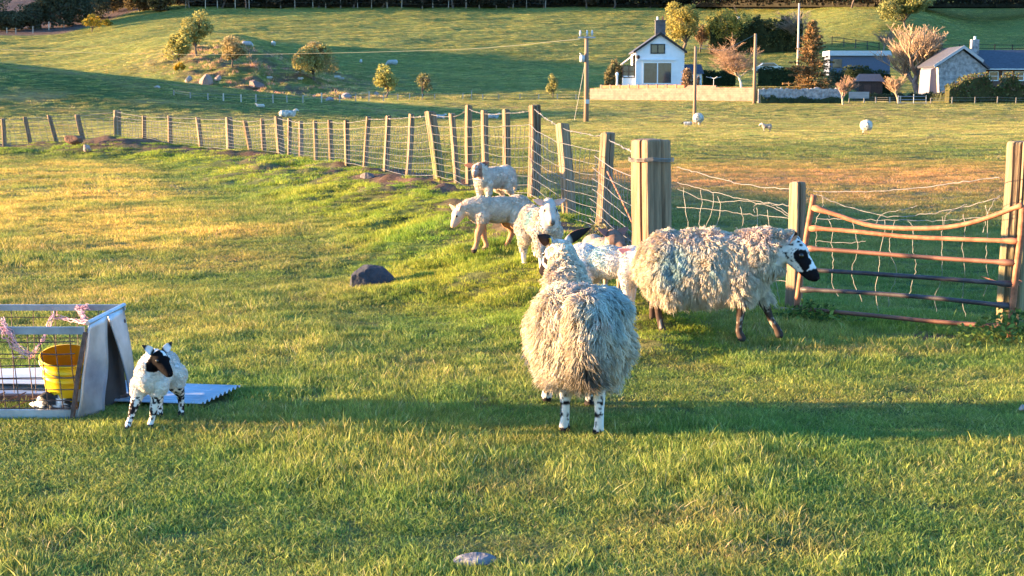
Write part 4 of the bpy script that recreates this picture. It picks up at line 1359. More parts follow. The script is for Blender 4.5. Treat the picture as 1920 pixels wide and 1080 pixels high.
e2 = sheep('ewe', 'shaggy ewe with black and white face walking right, blue marks on its side', 'sheep', E2pos + [-.03, 0, 0], R(-16), [(x_ * .86, y_, z_, a_ * .9, b_, c_) for x_, y_, z_, a_, b_, c_ in ADT2],
      [[(.24, 0, .54, .185), (.36, -.01, .60, .165), (.46, -.02, .635, .12), (.54, -.03, .655, .09)],
       [(-.43, 0, .60, .06), (-.47, 0, .50, .05), (-.48, 0, .42, .03)]],
      [[(q0[0] * .86,) + tuple(q0[1:]) for q0 in lg] for lg in adult_legs(fr=(-.03, 0), fl=(.24, 0), hr=(.05, 0), hl=(-.08, 0))], hd2, lambda V: .26 + .03 * np.sin(V[:, 0] * 9), make_colour(face2, leg2, ear2, wool2), wool2, 52000,
      lambda P: .058 + .022 * sstep(.5, .3, P[:, 2]), lambda P: np.full(len(P), .0027),
      ears=[((-.35, .85, .1), (.6, -.3, .3), .115, .05, .1), ((-.1, -.62, .62), (.75, -.3, .3), .115, .055, .0)], seed=12, disp=.014, voxel=.009)

e2.scale = (.93, .93, .93)

# -- lambs
def lamb_parts(s=1.0, front=((0, 0), (0, 0)), hind=((0, 0), (0, 0)), thick=1.0):
    T = [(-.17, 0, .335, .115, .092, .105), (-.02, 0, .330, .19, .098, .100), (.13, 0, .330, .11, .090, .105), (-.14, 0, .28, .09, .08, .075)]
    Ls = []
    for sy, (dx, up, *dy) in ((-1, hind[0]), (1, hind[1])):
        y = .062 * sy; dy = dy[0] if dy else 0.0
        Ls.append([(-.16, y * .9, .29, .068 * thick), (-.13 + dx * .3, y * 1.05 + dy * .3, .23, .048 * thick), (-.205 + dx * .7, y + dy * .6, .145 + up * .5, .023 * thick), (-.20 + dx * .85, y + dy * .8, .09 + up * .8, .017 * thick), (-.195 + dx, y + dy, .045 + up, .017 * thick), (-.178 + dx, y + dy, .016 + up, .020 * thick)])
    for sy, (dx, up, *dy) in ((-1, front[0]), (1, front[1])):
        y = .058 * sy; dy = dy[0] if dy else 0.0
        Ls.append([(.13, y, .28, .052 * thick), (.13 + dx * .3, y + dy * .3, .20, .032 * thick), (.135 + dx * .6, y + dy * .6, .135 + up * .4, .023 * thick), (.132 + dx * .8, y + dy * .8, .08 + up * .8, .0165 * thick), (.132 + dx, y + dy, .045 + up, .017 * thick), (.146 + dx, y + dy, .016 + up, .020 * thick)])
    sc = lambda L: [tuple(np.array(q) * s) for q in L]
    return sc(T), [sc(l) for l in Ls]

def lamb(label, pos, yaw, s, head, neck, face, leg, ear, wool, front=((0, 0), (0, 0)), hind=((0, 0), (0, 0)), thick=1.0, nl=9000, ears=None, seed=1, tail=True, group='young lambs by the fence', ll=.024, name='lamb', woolz=.17, slim=1.0, lr=.0026):
    T, Ls = lamb_parts(s, front, hind, thick)
    T = [(x_, y_, z_, a_, b_ * slim, c_ * (1 - (1 - slim) * .4)) for x_, y_, z_, a_, b_, c_ in T]
    tubes = [[(.14 * s, 0, .35 * s, .085 * s)] + list(neck)]
    if tail: tubes.append([(-.27 * s, 0, .36 * s, .026 * s), (-.305 * s, 0, .29 * s, .022 * s), (-.31 * s, 0, .20 * s, .016 * s)])
    return sheep(name, label, 'lamb', pos, yaw, T, tubes, Ls, head, lambda V: np.full(len(V), woolz * s), make_colour(face, leg, ear, wool), wool, nl,
                 lambda P: np.full(len(P), ll * s), lambda P: np.full(len(P), lr * s), voxel=.0065 * s, ears=ears or [((-.3, .9, .1), (.6, -.3, .3), .10, .05, .1), ((-.3, -.9, .1), (.6, .3, .3), .10, .05, .1)],
                 group=group, disp=.006, seed=seed, clump=.2, droop=.45, sink=.006)

def plain(colr, nz=.05):
    return lambda V, *r: np.array(colr)[None] * (1 + nz * (vnoise(V[:, 0] * 30, V[:, 1] * 30, V[:, 2] * 30)[:, None] - .5))
def ear_plain(o, i):
    return lambda p, inner, k, sgn: i if inner else o
WL = np.array([.70, .66, .60])

# spotted black-faced lamb by the feeder
def faceA(V, a, b, c):
    wht = ((np.abs(b - .01) < .015) & (a > .02) & (a < .085) & (c > 0)) | (a < .0)
    return np.where(wht[:, None], WHITE, BLACK * .6)
def legA(V):
    return mixc(np.maximum(sspots(V, 85, .53, 17), V[:, 2] < .03), BLACK * 1.6, WHITE * .95)
def earA(p, inner, k, sgn):
    t = (k % 63) // 7 / 8
    return (.68, .62, .6) if (.15 < t < .75) else (.03, .03, .03)
pA = pick(297, 796)
hA = Head((.150, .06, .375), (.50, .74, -.50), .63, roll=.0, fl=.88)
lamb('small white lamb with black face and spotted legs beside the feeder', pA, R(-97), .80, hA, [(.135, .01, .32, .052), (.145, .045, .365, .043)], faceA, legA, earA, plain(WL * 1.05),
     front=((.06, .015, -.055), (-.01, 0, -.06)), hind=((.02, 0, .01), (-.05, 0, .0)), seed=31, slim=.80, nl=14000, ll=.017,
     ears=[((-.35, .8, .42), (.6, -.3, .2), .115, .06, .0), ((-.35, -.8, .55), (.6, .3, .2), .115, .06, .0)], thick=1.12, woolz=.215)

# lamb walking left with head lowered
def face_t(V, a, b, c):
    t = np.clip((a - .02) / .2, 0, 1)[:, None]
    return np.array([.52, .43, .36]) * (1 - t) + np.array([.50, .33, .26]) * t
pB = pick(932, 470); 
hB = Head((.33, .0, .35), (.55, .10, -.74), .78, fl=.78)
MUD = np.array([.40, .20, .115])
lamb('cream lamb with muddy brown legs walking left with its head lowered', pB, R(192), 1.10, hB, [(.24, 0, .38, .078), (.31, 0, .365, .054)], face_t,
     lambda V: MUD * (.8 + .5 * vnoise(V[:, 0] * 25, V[:, 1] * 25, V[:, 2] * 25)[:, None]), ear_plain((.55, .42, .36), (.42, .24, .2)), plain((.66, .54, .43)),
     front=((-.06, 0), (.05, 0)), hind=((.10, 0), (-.04, 0)), thick=1.2, seed=32, nl=10000, ll=.018, woolz=.23,
     ears=[((-.6, .55, .45), (.6, -.3, .3), .11, .06, .0), ((-.1, -.7, .75), (.6, .3, .3), .11, .06, .0)])

# lamb behind it, looking at the camera
def faceC(V, a, b, c):
    dk = (a > .17) | (spots(V, 40, .52, 41) & (a > .02)) | ((np.abs(b) > .03) & (a > .06) & (a < .12))
    return np.where(dk[:, None], np.array([.27, .17, .13]), np.array([.58, .44, .37]))
pC = pick(925, 396)
hC = Head((.24, -.02, .475), (.75, .50, -.28), .85, fl=.88)
lamb('white lamb with brown mottled face standing behind the other lambs and looking at the camera', pC, R(228), 1.12, hC, [(.20, 0, .44, .085), (.235, .02, .48, .058)], faceC,
     plain((.45, .36, .30)), ear_plain((.22, .12, .09), (.16, .08, .06)), plain((.68, .60, .51)), seed=33, nl=10000, ll=.018,
     ears=[((-.2, .9, .35), (.6, -.3, .3), .12, .06, .0), ((-.2, -.9, .1), (.6, .3, .3), .12, .06, .1)])

# lamb facing the camera with the blue number
def woolD(P):
    c = plain((.66, .58, .49))(P)
    x, y, z = P[:, 0], P[:, 1], P[:, 2]
    # a blurred stock number sprayed on the side towards the camera
    q = np.hypot((x + .02) / .055, (z - .40) / .045)
    ring = np.exp(-((q - 1) / .33) ** 2) + .8 * np.exp(-(((x + .02) + (z - .43) * .5) / .016) ** 2) * (q < 1.2)
    m = np.clip(ring * (y < .02), 0, .75)[:, None]
    return c * (1 - m) + BLUE * 1.15 * m
pD = pick(1003, 502)
hD = Head((.185, .0, .505), (.68, -.10, -.50), .86, fl=.88)
lamb('cream lamb facing the camera with a blue mark on its back, nearest the netting', pD + [.04, 0, 0], R(-70), 1.10, hD, [(.18, 0, .43, .085), (.19, 0, .51, .056)],
     lambda V, a, b, c: np.array([.46, .39, .34]) * np.ones((len(V), 1)) * (1 - .75 * np.clip((a - .195) / .03, 0, 1))[:, None] * (1 - .5 * np.exp(-((a - .085) / .02) ** 2 - ((np.abs(b) - .05) / .02) ** 2))[:, None],
     plain((.62, .50, .42)), ear_plain((.60, .45, .38), (.62, .38, .32)), woolD, front=((.05, .0), (-.02, 0)), hind=((.03, 0), (-.05, 0)), thick=1.15, seed=34, nl=12000, ll=.022,
     ears=[((-.1, .9, .35), (.6, -.3, .3), .115, .055, .0), ((-.1, -.9, .35), (.6, .3, .3), .115, .055, .0)], woolz=.10)

# lamb half hidden between the two ewes
def woolE(P):
    c = plain((.68, .63, .57))(P)
    m = np.clip(np.exp(-((P[:, 0] + .06) / .09) ** 2) * (P[:, 2] > .33) * sstep(.35, .55, vnoise(P[:, 0] * 30, P[:, 1] * 30, P[:, 2] * 30)) * .7, 0, .7)[:, None]
    return c * (1 - m) + BLUE * m
pE = pick(1142, 588)
hE = Head((.20, -.03, .40), (.42, -.75, -.30), .8, fl=.88)
lamb('white lamb half hidden between the two ewes with one pink ear showing', pE, R(-22), 1.08, hE, [(.19, 0, .38, .075), (.205, -.01, .405, .055)],
     lambda V, a, b, c: np.array([.66, .56, .50]) * np.ones((len(V), 1)), plain((.6, .5, .44)), ear_plain((.62, .40, .36), (.70, .26, .24)), woolE, seed=35, nl=10000, ll=.016,
     ears=[((-.2, .9, .25), (.6, -.3, .3), .12, .06, .1), ((-.25, -.9, .25), (.7, .1, .3), .12, .06, .0)])
# mottled face behind the ewe's right ear
pF = pick(1132, 548)
hF = Head((.12, .0, .40), (.80, .10, -.25), .85, fl=.88)
lamb('brown faced lamb mostly hidden behind the ear of the foreground ewe', pF, R(-65), .92, hF, [(.15, 0, .38, .075), (.13, 0, .41, .055)], plain((.16, .10, .075), .9),
     plain((.35, .26, .2)), ear_plain((.40, .22, .15), (.25, .12, .1)), plain((.30, .24, .19)), seed=36, nl=6000, ll=.012,
     ears=[((-.1, .9, .45), (.6, -.3, .3), .12, .06, .0), ((-.1, -.9, .45), (.6, .3, .3), .12, .06, .0)])

# -- sheep far off in the lower field and on the hill
def far_sheep(label, px, pyb, hpx, yaw, kind='ewe', lying=False, grazing=True, c=(.62, .58, .52), dark=False, seed=1, group='sheep grazing far off', cat='sheep'):
    p = pick(px, pyb)
    h = hpx * p[1] / F
    s = h / .76 if kind == 'ewe' else h / .50
    yw = R(yaw)
    if kind == 'ewe':
        T = [tuple(np.array(t) * s) for t in [(-.40, 0, .50, .22, .25, .24), (-.12, 0, .48, .34, .28, .26), (.18, 0, .485, .27, .25, .24), (.34, 0, .50, .19, .20, .20)]]
        Ls = [[tuple(np.array(q) * s) for q in l] for l in adult_legs(fr=(.04, 0), hl=(.06, 0))]
    else:
        T, Ls = lamb_parts(s, thick=1.3)
    k = s if kind == 'ewe' else s * .55
    if lying:
        T = [(x, y, z - .26 * k / 1.0, a, b, c_) for (x, y, z, a, b, c_) in T]
        Ls = [[(.25 * k, -.16 * k, .10 * k, .06 * k), (.42 * k, -.17 * k, .05 * k, .04 * k), (.30 * k, -.2 * k, .04 * k, .035 * k)]]
    dz = -.26 * k if lying else 0
    hc = (.62, .56, .5) if not dark else (.03, .03, .03)
    if grazing and not lying:
        hp, hf = ((.62 * k, 0, .30 * k), (.25, 0, -.95)); nk = [(.34 * k, 0, .50 * k, .16 * k), (.50 * k, 0, .42 * k, .11 * k), (.60 * k, 0, .32 * k, .075 * k)]
    else:
        hp, hf = ((.60 * k, 0, .80 * k + dz), (.85, 0, -.35)); nk = [(.34 * k, 0, .55 * k + dz, .17 * k), (.50 * k, 0, .70 * k + dz, .11 * k), (.59 * k, 0, .79 * k + dz, .08 * k)]
    if kind != 'ewe':
        q = s
        hp, hf = ((.28 * q, 0, .45 * q), (.8, .1, -.4)); nk = [(.16 * q, 0, .36 * q, .08 * q), (.25 * q, 0, .44 * q, .06 * q)]
        if lying: hp = (.28 * q, 0, .25 * q); nk = [(.16 * q, 0, .18 * q, .08 * q), (.25 * q, 0, .24 * q, .06 * q)]
        k = q * .75
    if kind != 'ewe' and lying: pass
    H = Head(hp, hf, k)
    wl = plain(c)
    return sheep('sheep' if kind == 'ewe' else 'lamb', label, cat, p, yw, T, [nk], Ls, H, lambda V: np.full(len(V), .0 if lying else .25 * s if kind == 'ewe' else .17 * s),
                 make_colour(plain(hc), plain((.30, .22, .18) if not dark else (.05, .05, .05)), ear_plain(hc, hc), wl), wl, 900, lambda P: np.full(len(P), .05 * k), lambda P: np.full(len(P), .016 * k),
                 voxel=.03 * s if kind == 'ewe' else .016 * s, eyes=False, ears=[((-.3, .9, .1), (.6, -.3, .3), .11, .05, .1), ((-.3, -.9, .1), (.6, .3, .3), .11, .05, .1)],
                 group=group, disp=.02 * k, seed=seed, sink=.02)
far_sheep('round white sheep grazing rump to the camera at the right of the lower field', 1623, 252, 28, 88, seed=61)
far_sheep('white sheep seen from behind standing by the foot of the thin middle pole', 1309, 237, 26, 80, seed=62)
far_sheep('lamb with dark face lying beside the sheep at the thin middle pole', 1289, 236, 14, 160, 'lamb', lying=True, c=(.5, .53, .56), dark=True, seed=63, cat='lamb')
far_sheep('tan lamb walking left alone in the lower field', 1437, 247, 17, 178, 'lamb', grazing=False, c=(.60, .47, .36), seed=64, cat='lamb')
far_sheep('large white sheep lying on the shaded hill just above the fence', 540, 219, 20, 5, lying=True, seed=65)
far_sheep('white sheep lying further back left of the large lying sheep', 488, 201, 10, 178, lying=True, seed=66)
far_sheep('grey sheep behind the big mossy leaning fence post', 826, 222, 12, 10, lying=True, seed=67, c=(.5, .5, .5))
far_sheep('grey sheep seen through the fence between two tall posts', 925, 222, 14, 0, lying=True, seed=68, c=(.48, .48, .48))
far_sheep('grey sheep grazing on the shaded hillside above the yellow bush', 735, 124, 13, 190, seed=69, c=(.55, .55, .55))
far_sheep('tiny lamb on the shaded hillside left of the grazing grey sheep', 677, 119, 8, 90, 'lamb', seed=70, c=(.7, .7, .7), cat='lamb')
far_sheep('pale sheep standing at the shade edge high on the hill', 513, 88, 11, 90, seed=71)
far_sheep('grey sheep by the right side of the small brown tree on the hill', 464, 89, 12, 10, seed=72, c=(.5, .5, .52))
far_sheep('white lamb lying on the rocky bank right of the tall brown tree', 632, 148, 9, 20, 'lamb', lying=True, seed=73, c=(.7, .66, .6), cat='lamb')
far_sheep('second white lamb lying close right of the first on the rocky bank', 641, 150, 8, 170, 'lamb', lying=True, seed=74, c=(.72, .68, .62), cat='lamb')
far_sheep('white lamb lying on the grassy bank left of the tall brown tree', 505, 148, 9, 30, 'lamb', lying=True, seed=75, c=(.7, .64, .58), cat='lamb')
far_sheep('white lamb lying under the left edge of the tall brown tree', 563, 151, 8, 10, 'lamb', lying=True, seed=76, c=(.7, .64, .58), cat='lamb')
far_sheep('small pale sheep alone high on the hill above the birch', 1384, 41, 11, 85, seed=77)
# ---------------------------------------------------------------- trees and hedges
LEAF = mat('tree_leaves', attr=True, rough=.8, var=.3, vscale=1.3, transl=.3, spec=.1)
BARK = mat('tree_bark', attr=True, rough=.95, var=.3, vscale=3, spec=.1)

def quads(P, size, g, C, flat=0.0):
    n = len(P)
    a = g.normal(0, 1, (n, 3)); a[:, 2] *= (1 - flat); a /= np.linalg.norm(a, axis=1, keepdims=True)
    b = np.cross(a, g.normal(0, 1, (n, 3))); b /= np.linalg.norm(b, axis=1, keepdims=True)
    s = (size * g.uniform(.5, 1.3, n))[:, None]
    V = np.stack([P - a * s - b * s * .1, P + b * s * .55, P + a * s + b * s * .1, P - b * s * .55], 1).reshape(-1, 3)
    Q = np.arange(n * 4).reshape(n, 4)
    return V, Q, np.repeat(C, 4, axis=0)

def prisms(A, B, ra, rb, C, n=3):
    """many thin tapered prisms at once"""
    T = B - A; T /= np.linalg.norm(T, axis=1, keepdims=True) + 1e-9
    U = np.cross(T, np.array([.31, .77, .2])); U /= np.linalg.norm(U, axis=1, keepdims=True) + 1e-9
    X = np.cross(T, U)
    ang = np.arange(n) * 2 * math.pi / n
    V = []
    for P, r in ((A, ra), (B, rb)):
        V.append(P[:, None] + np.asarray(r)[:, None, None] * (np.cos(ang)[None, :, None] * U[:, None] + np.sin(ang)[None, :, None] * X[:, None]))
    V = np.concatenate(V, 1)
    q = np.array([[j, (j + 1) % n, n + (j + 1) % n, n + j] for j in range(n)])
    Q = (np.arange(len(A))[:, None, None] * 2 * n + q[None]).reshape(-1, 4)
    return V.reshape(-1, 3), Q, np.repeat(C, 2 * n, axis=0)

def branching(h, g, levels=5, spread=.5, start=.25, r0=None, nb=(3, 5), up=.35, ratio=.72, width=1.0):
    r0 = r0 or h * .03
    segs = []
    def grow(p, d, L, r, lev):
        n = 3 if lev < 2 else 2
        q = p.copy()
        for i in range(n):
            d2 = unit(d + g.normal(0, .12, 3) + np.array([0, 0, up * .12]))
            e = q + d2 * L / n
            segs.append((q.copy(), e.copy(), r * (1 - .25 * i / n), r * (1 - .25 * (i + 1) / n), lev)); q = e; d = d2
            if lev < levels and (i > 0 or lev > 0):
                for _ in range(g.integers(1, 3) if lev else g.integers(*nb)):
                    a = g.uniform(0, 2 * math.pi)
                    side = np.array([math.cos(a), math.sin(a), 0]) * width
                    nd = unit(d * (1 - spread) + side * spread + np.array([0, 0, up * .5]))
                    grow(q, nd, L * ratio * g.uniform(.75, 1.1), r * .55, lev + 1)
        if lev < levels:
            grow(q, d, L * ratio, r * .7, lev + 1)
    grow(np.zeros(3), np.array([0, 0, 1.0]), h * start, r0, 0)
    return segs

def bare_tree(name, label, px, pyb, hpx, wpx, colour, seed, levels=4, group=None, trunk_c=(.20, .15, .12), start=.25, spread=.5, up=.35, nmax=9000, rmin=.012, at=None, r0=None, width=1.0, ratio=.72):
    g = np.random.default_rng(seed)
    p = pick(px, pyb) if at is None else np.array(at, float)
    k = p[1] / F; h = hpx * k; w = wpx * k
    S = branching(h, g, levels, spread, start, r0=(r0 * k if r0 else None), up=up, width=width, ratio=ratio)
    A = np.array([s[0] for s in S]); B = np.array([s[1] for s in S]); ra = np.array([s[2] for s in S]); rb = np.array([s[3] for s in S]); lv = np.array([s[4] for s in S])
    zs = h / B[:, 2].max(); xs = w / max(.1, np.percentile(B[:, 0], 99) - np.percentile(B[:, 0], 1)) 
    sc = np.array([xs, xs, zs]); A, B = A * sc, B * sc
    root = empty(name, tuple(p - [0, 0, .1]), label, 'tree', group)
    big = lv <= 1
    C = np.array(trunk_c)[None] * g.uniform(.85, 1.15, (big.sum(), 1))
    V, Q, CC = prisms(A[big], B[big], ra[big] * 1.05, rb[big] * 1.05, C, 6)
    link_mesh('trunk', fastmesh('trunk', V, Q, CC), BARK, root, True)
    sm = np.where(~big)[0]
    if len(sm) > nmax: sm = g.choice(sm, nmax, replace=False)
    C = np.array(colour)[None] * g.uniform(.7, 1.25, (len(sm), 1))
    V, Q, CC = prisms(A[sm], B[sm], np.maximum(ra[sm], rmin), np.maximum(rb[sm], rmin * .6), C, 3)
    link_mesh('branches', fastmesh('branches', V, Q, CC), BARK, root, False)
    return root, (A, B, lv, h, w, g, p)

def leafy_tree(name, label, px, pyb, hpx, wpx, cols, seed, n=2600, leaf=.22, group=None, low=.12, lobes=11, at=None, trunk_c=(.13, .10, .08), cat='tree', dark=None):
    n = int(n * 1.7); leaf = leaf * .74
    g = np.random.default_rng(seed)
    p = pick(px, pyb) if at is None else np.array(at, float)
    k = p[1] / F; h = hpx * k; w = wpx * k
    root = empty(name, tuple(p - [0, 0, .1]), label, cat, group)
    cz = (low + 1) / 2 * h; rz = (1 - low) / 2 * h
    cen = []
    for i in range(lobes):
        d = g.normal(0, 1, 3); d /= np.linalg.norm(d); rr = g.uniform(.15, .75)
        c = np.array([0, 0, cz]) + d * rr * np.array([w / 2, w / 2, rz])
        cen.append((c, g.uniform(.28, .5)))
    # trunk with limbs to the lobes
    A, B, ra, rb = [], [], [], []
    t0 = np.array([0, 0, 0.]); fork = np.array([g.normal(0, .04) * w, g.normal(0, .04) * w, h * max(low, .15) * 1.3])
    A.append(t0); B.append(fork); ra.append(h * .032); rb.append(h * .024)
    for c, s in cen:
        m = fork * .5 + c * .5 + g.normal(0, .05, 3) * w
        A += [fork, m]; B += [m, c]; ra += [h * .014, h * .009]; rb += [h * .009, h * .004]
        for _ in range(4):
            e = c + g.normal(0, .5, 3) * s * w * .6
            A.append(c); B.append(e); ra.append(h * .004); rb.append(h * .002)
    A, B = np.array(A), np.array(B)
    V, Q, CC = prisms(A, B, np.array(ra), np.array(rb), np.array(trunk_c)[None] * g.uniform(.8, 1.2, (len(A), 1)), 6)
    link_mesh('trunk', fastmesh('trunk', V, Q, CC), BARK, root, True)
    P, C = [], []
    cols = np.array(cols, float)
    per = n // lobes
    for i, (c, s) in enumerate(cen):
        d = g.normal(0, 1, (per, 3)); d /= np.linalg.norm(d, axis=1, keepdims=True)
        r = g.uniform(.25, 1, (per, 1)) ** .5
        q = c + d * r * s * np.array([w * .62, w * .62, rz * 1.05])
        # leaf sprays leave holes between them
        keep = fbm(q[:, 0] / (w * .11), q[:, 1] / (w * .11), q[:, 2] / (w * .11), seed=seed, octaves=2) > .42
        q = q[keep]
        cc = cols[g.integers(0, len(cols))] * .5 + cols[g.integers(0, len(cols), len(q))] * .5
        P.append(q); C.append(cc * g.uniform(.75, 1.25, (len(q), 1)))
    P = np.concatenate(P); C = np.concatenate(C)
    P[:, 2] = np.maximum(P[:, 2], .05 * h)
    V, Q, CC = quads(P, leaf, g, C)
    link_mesh('crown', fastmesh('crown', V, Q, CC), LEAF, root, False)
    return root

def hedge(name, label, pts, h, depth, cols, seed, n=3000, leaf=.16, group=None, cat='hedge', rag=.25, core=.88):
    """pts: ground points along its line"""
    g = np.random.default_rng(seed)
    pts = [np.array(q, float) for q in pts]
    o0 = pts[0]
    m = MB()
    N = 24; t = np.linspace(0, len(pts) - 1, N)
    C0 = np.stack([np.interp(t, range(len(pts)), [q[a] for q in pts]) for a in range(3)], 1)
    hh = h * (1 - rag * .6 + rag * 1.2 * vnoise(np.arange(N) * .6, np.full(N, seed)))
    V = []
    for i in range(N):
        for yy in (-.5, .5):
            for z in (-.3, core):
                V.append(C0[i] + [0, yy * depth * .75, z * hh[i] if z > 0 else z])
    fs = []
    for i in range(N - 1):
        a = i * 4; b = a + 4
        fs += [(a, b, b + 1, a + 1), (a + 1, b + 1, b + 3, a + 3), (a + 3, b + 3, b + 2, a + 2)]
    fs += [(0, 1, 3, 2), ((N - 1) * 4, (N - 1) * 4 + 2, (N - 1) * 4 + 3, (N - 1) * 4 + 1)]
    cols = np.array(cols, float)
    V = np.array(V) - o0
    u = g.uniform(0, N - 1.001, n); i = u.astype(int); f = (u - i)[:, None]
    P = C0[i] * (1 - f) + C0[i + 1] * f
    H = hh[i] * (1 - f[:, 0]) + hh[i + 1] * f[:, 0]
    P = P + np.stack([g.normal(0, .1, n), g.uniform(-.55, .55, n) * depth, (g.uniform(0, 1.05, n) ** .8) * H], 1)
    keep = fbm(P[:, 0] * 1.1, P[:, 1] * 1.1, P[:, 2] * 1.4, seed=seed, octaves=2) > .36
    P = P[keep] - o0
    C = cols[g.integers(0, len(cols), len(P))] * g.uniform(.7, 1.3, (len(P), 1))
    QV, QQ, QC = quads(P, leaf, g, C)
    allV = np.concatenate([V, QV]); F4 = [list(x) for x in fs] + (QQ + len(V)).tolist()
    m.add(allV, F4, np.concatenate([np.tile(cols.mean(0) * .7, (len(V), 1)), QC]))
    o = m.link(name, LEAF, None); o.location = o0
    return tag(o, label, cat, group)

YG = [(.36, .32, .09), (.28, .28, .09), (.42, .37, .12)]
OLV = [(.26, .25, .09), (.34, .29, .10), (.20, .20, .07)]
BRN = [(.38, .28, .13), (.31, .24, .11), (.27, .25, .10)]
DKG = [(.035, .055, .02), (.05, .07, .025), (.03, .04, .02)]
GORSE = [(.45, .26, .02), (.12, .13, .03), (.50, .32, .03)]
GRY = [(.13, .11, .08), (.09, .09, .055), (.16, .13, .10)]

# hillside, left to right
leafy_tree('hill_tree', 'tall olive green tree on the knoll, its round crown leaning right', 368, 104, 80, 66, OLV + YG, 101, n=5600, leaf=.24, low=.08)
leafy_tree('hill_tree', 'pale yellow green bushy tree touching the left side of the tall olive tree', 336, 118, 70, 56, YG, 102, n=4200, leaf=.28, low=.1)
leafy_tree('gorse_bush', 'small orange gorse bush below the pale tree on the knoll', 336, 137, 24, 20, GORSE, 103, n=500, leaf=.2, low=.05, cat='bush', lobes=5)
leafy_tree('hill_tree', 'small rounded brown tree right of the tall olive tree', 435, 126, 60, 58, BRN, 104, n=4200, leaf=.22, low=.05)
leafy_tree('hill_tree', 'tall brownish tree standing alone at the middle of the hillside', 590, 152, 84, 84, BRN + YG[:1], 105, n=8000, leaf=.22, low=.02)
leafy_tree('hill_bush', 'bright yellow green bush above the post fence', 724, 184, 62, 50, YG + [(.40, .33, .05)], 106, n=2200, leaf=.22, low=.1)
leafy_tree('hill_bush', 'thin grey green bush right of the yellow one', 794, 180, 50, 46, GRY + OLV, 107, n=900, leaf=.2, low=.15)
leafy_tree('hill_bush', 'small dull green bush between the thin bush and the big pole', 1036, 182, 46, 30, OLV, 108, n=900, leaf=.2, low=.1)
leafy_tree('gorse_bush', 'orange flowering gorse bush by the dark wood at the upper left', 172, 60, 36, 44, GORSE, 109, n=1100, leaf=.34, low=.05, cat='bush')
leafy_tree('gorse_bush', 'smaller yellow gorse bush right of the big orange one', 200, 50, 16, 24, GORSE, 110, n=500, leaf=.3, low=.05, cat='bush')
# trees behind the cottage
leafy_tree('yellow_tree', 'tall golden yellow tree behind the cottage chimney', 1278, 102, 108, 96, [(.36, .29, .07), (.27, .23, .06), (.32, .27, .09)], 111, n=6500, leaf=.27, low=.12)
leafy_tree('yellow_tree', 'yellow green tree over the dark hedge right of the golden tree', 1350, 100, 88, 100, [(.34, .26, .05), (.2, .19, .05)], 112, n=5200, leaf=.27, low=.15)
leafy_tree('brown_tree', 'thin brown tree between the two yellow trees', 1312, 98, 56, 34, [(.30, .18, .11), (.22, .15, .09)], 113, n=1200, leaf=.26, low=.15)
leafy_tree('round_tree', 'big round green tree at the top right of the hillside', 1698, 56, 80, 112, OLV + [(.10, .12, .03)], 114, n=8000, leaf=.34, low=.12, lobes=16)
leafy_tree('hedge_tree', 'dark rounded bush at the top of the hedge above the birch', 1440, 94, 66, 90, [(.06, .07, .025), (.13, .12, .04)], 115, n=4200, leaf=.3, low=.08)
bare_tree('bare_tree', 'pinkish bare tree behind the top of the brown spruce', 1512, 96, 78, 88, (.23, .18, .14), 116, levels=4, rmin=.02)
bare_tree('bare_tree', 'small grey bare tree behind the long low building', 1657, 98, 46, 52, (.17, .145, .13), 117, levels=4, rmin=.018)
bare_tree('birch_tree', 'birch with pale trunk and fine orange twigs behind the right end of the brick wall', 1390, 168, 104, 92, (.32, .20, .125), 118, levels=5, nmax=12000, trunk_c=(.62, .52, .42), start=.26, spread=.62, up=.22, rmin=.012, r0=2.2, ratio=.76)
bare_tree('pollard_tree', 'large bare pollarded tree with thick forked trunk beside the stone bungalow', 1724, 184, 138, 100, (.34, .235, .15), 119, levels=5, trunk_c=(.17, .13, .115), start=.22, spread=.42, up=.9, nmax=16000, rmin=.012, r0=6)
bare_tree('shrub_tree', 'small orange bare shrub left of the big pollarded tree', 1684, 192, 56, 36, (.36, .23, .14), 120, levels=4, trunk_c=(.40, .26, .16), start=.3, up=.8, rmin=.018)
bare_tree('shrub_tree', 'small orange bare shrub in front of the stone gable', 1766, 184, 64, 38, (.36, .24, .14), 121, levels=4, trunk_c=(.36, .24, .16), start=.22, up=.8, rmin=.018)
bare_tree('red_tree', 'small reddish tree with pale trunk at the right end of the stone wall', 1581, 197, 58, 38, (.27, .165, .11), 122, levels=4, trunk_c=(.50, .34, .24), start=.35, up=.6, rmin=.022)

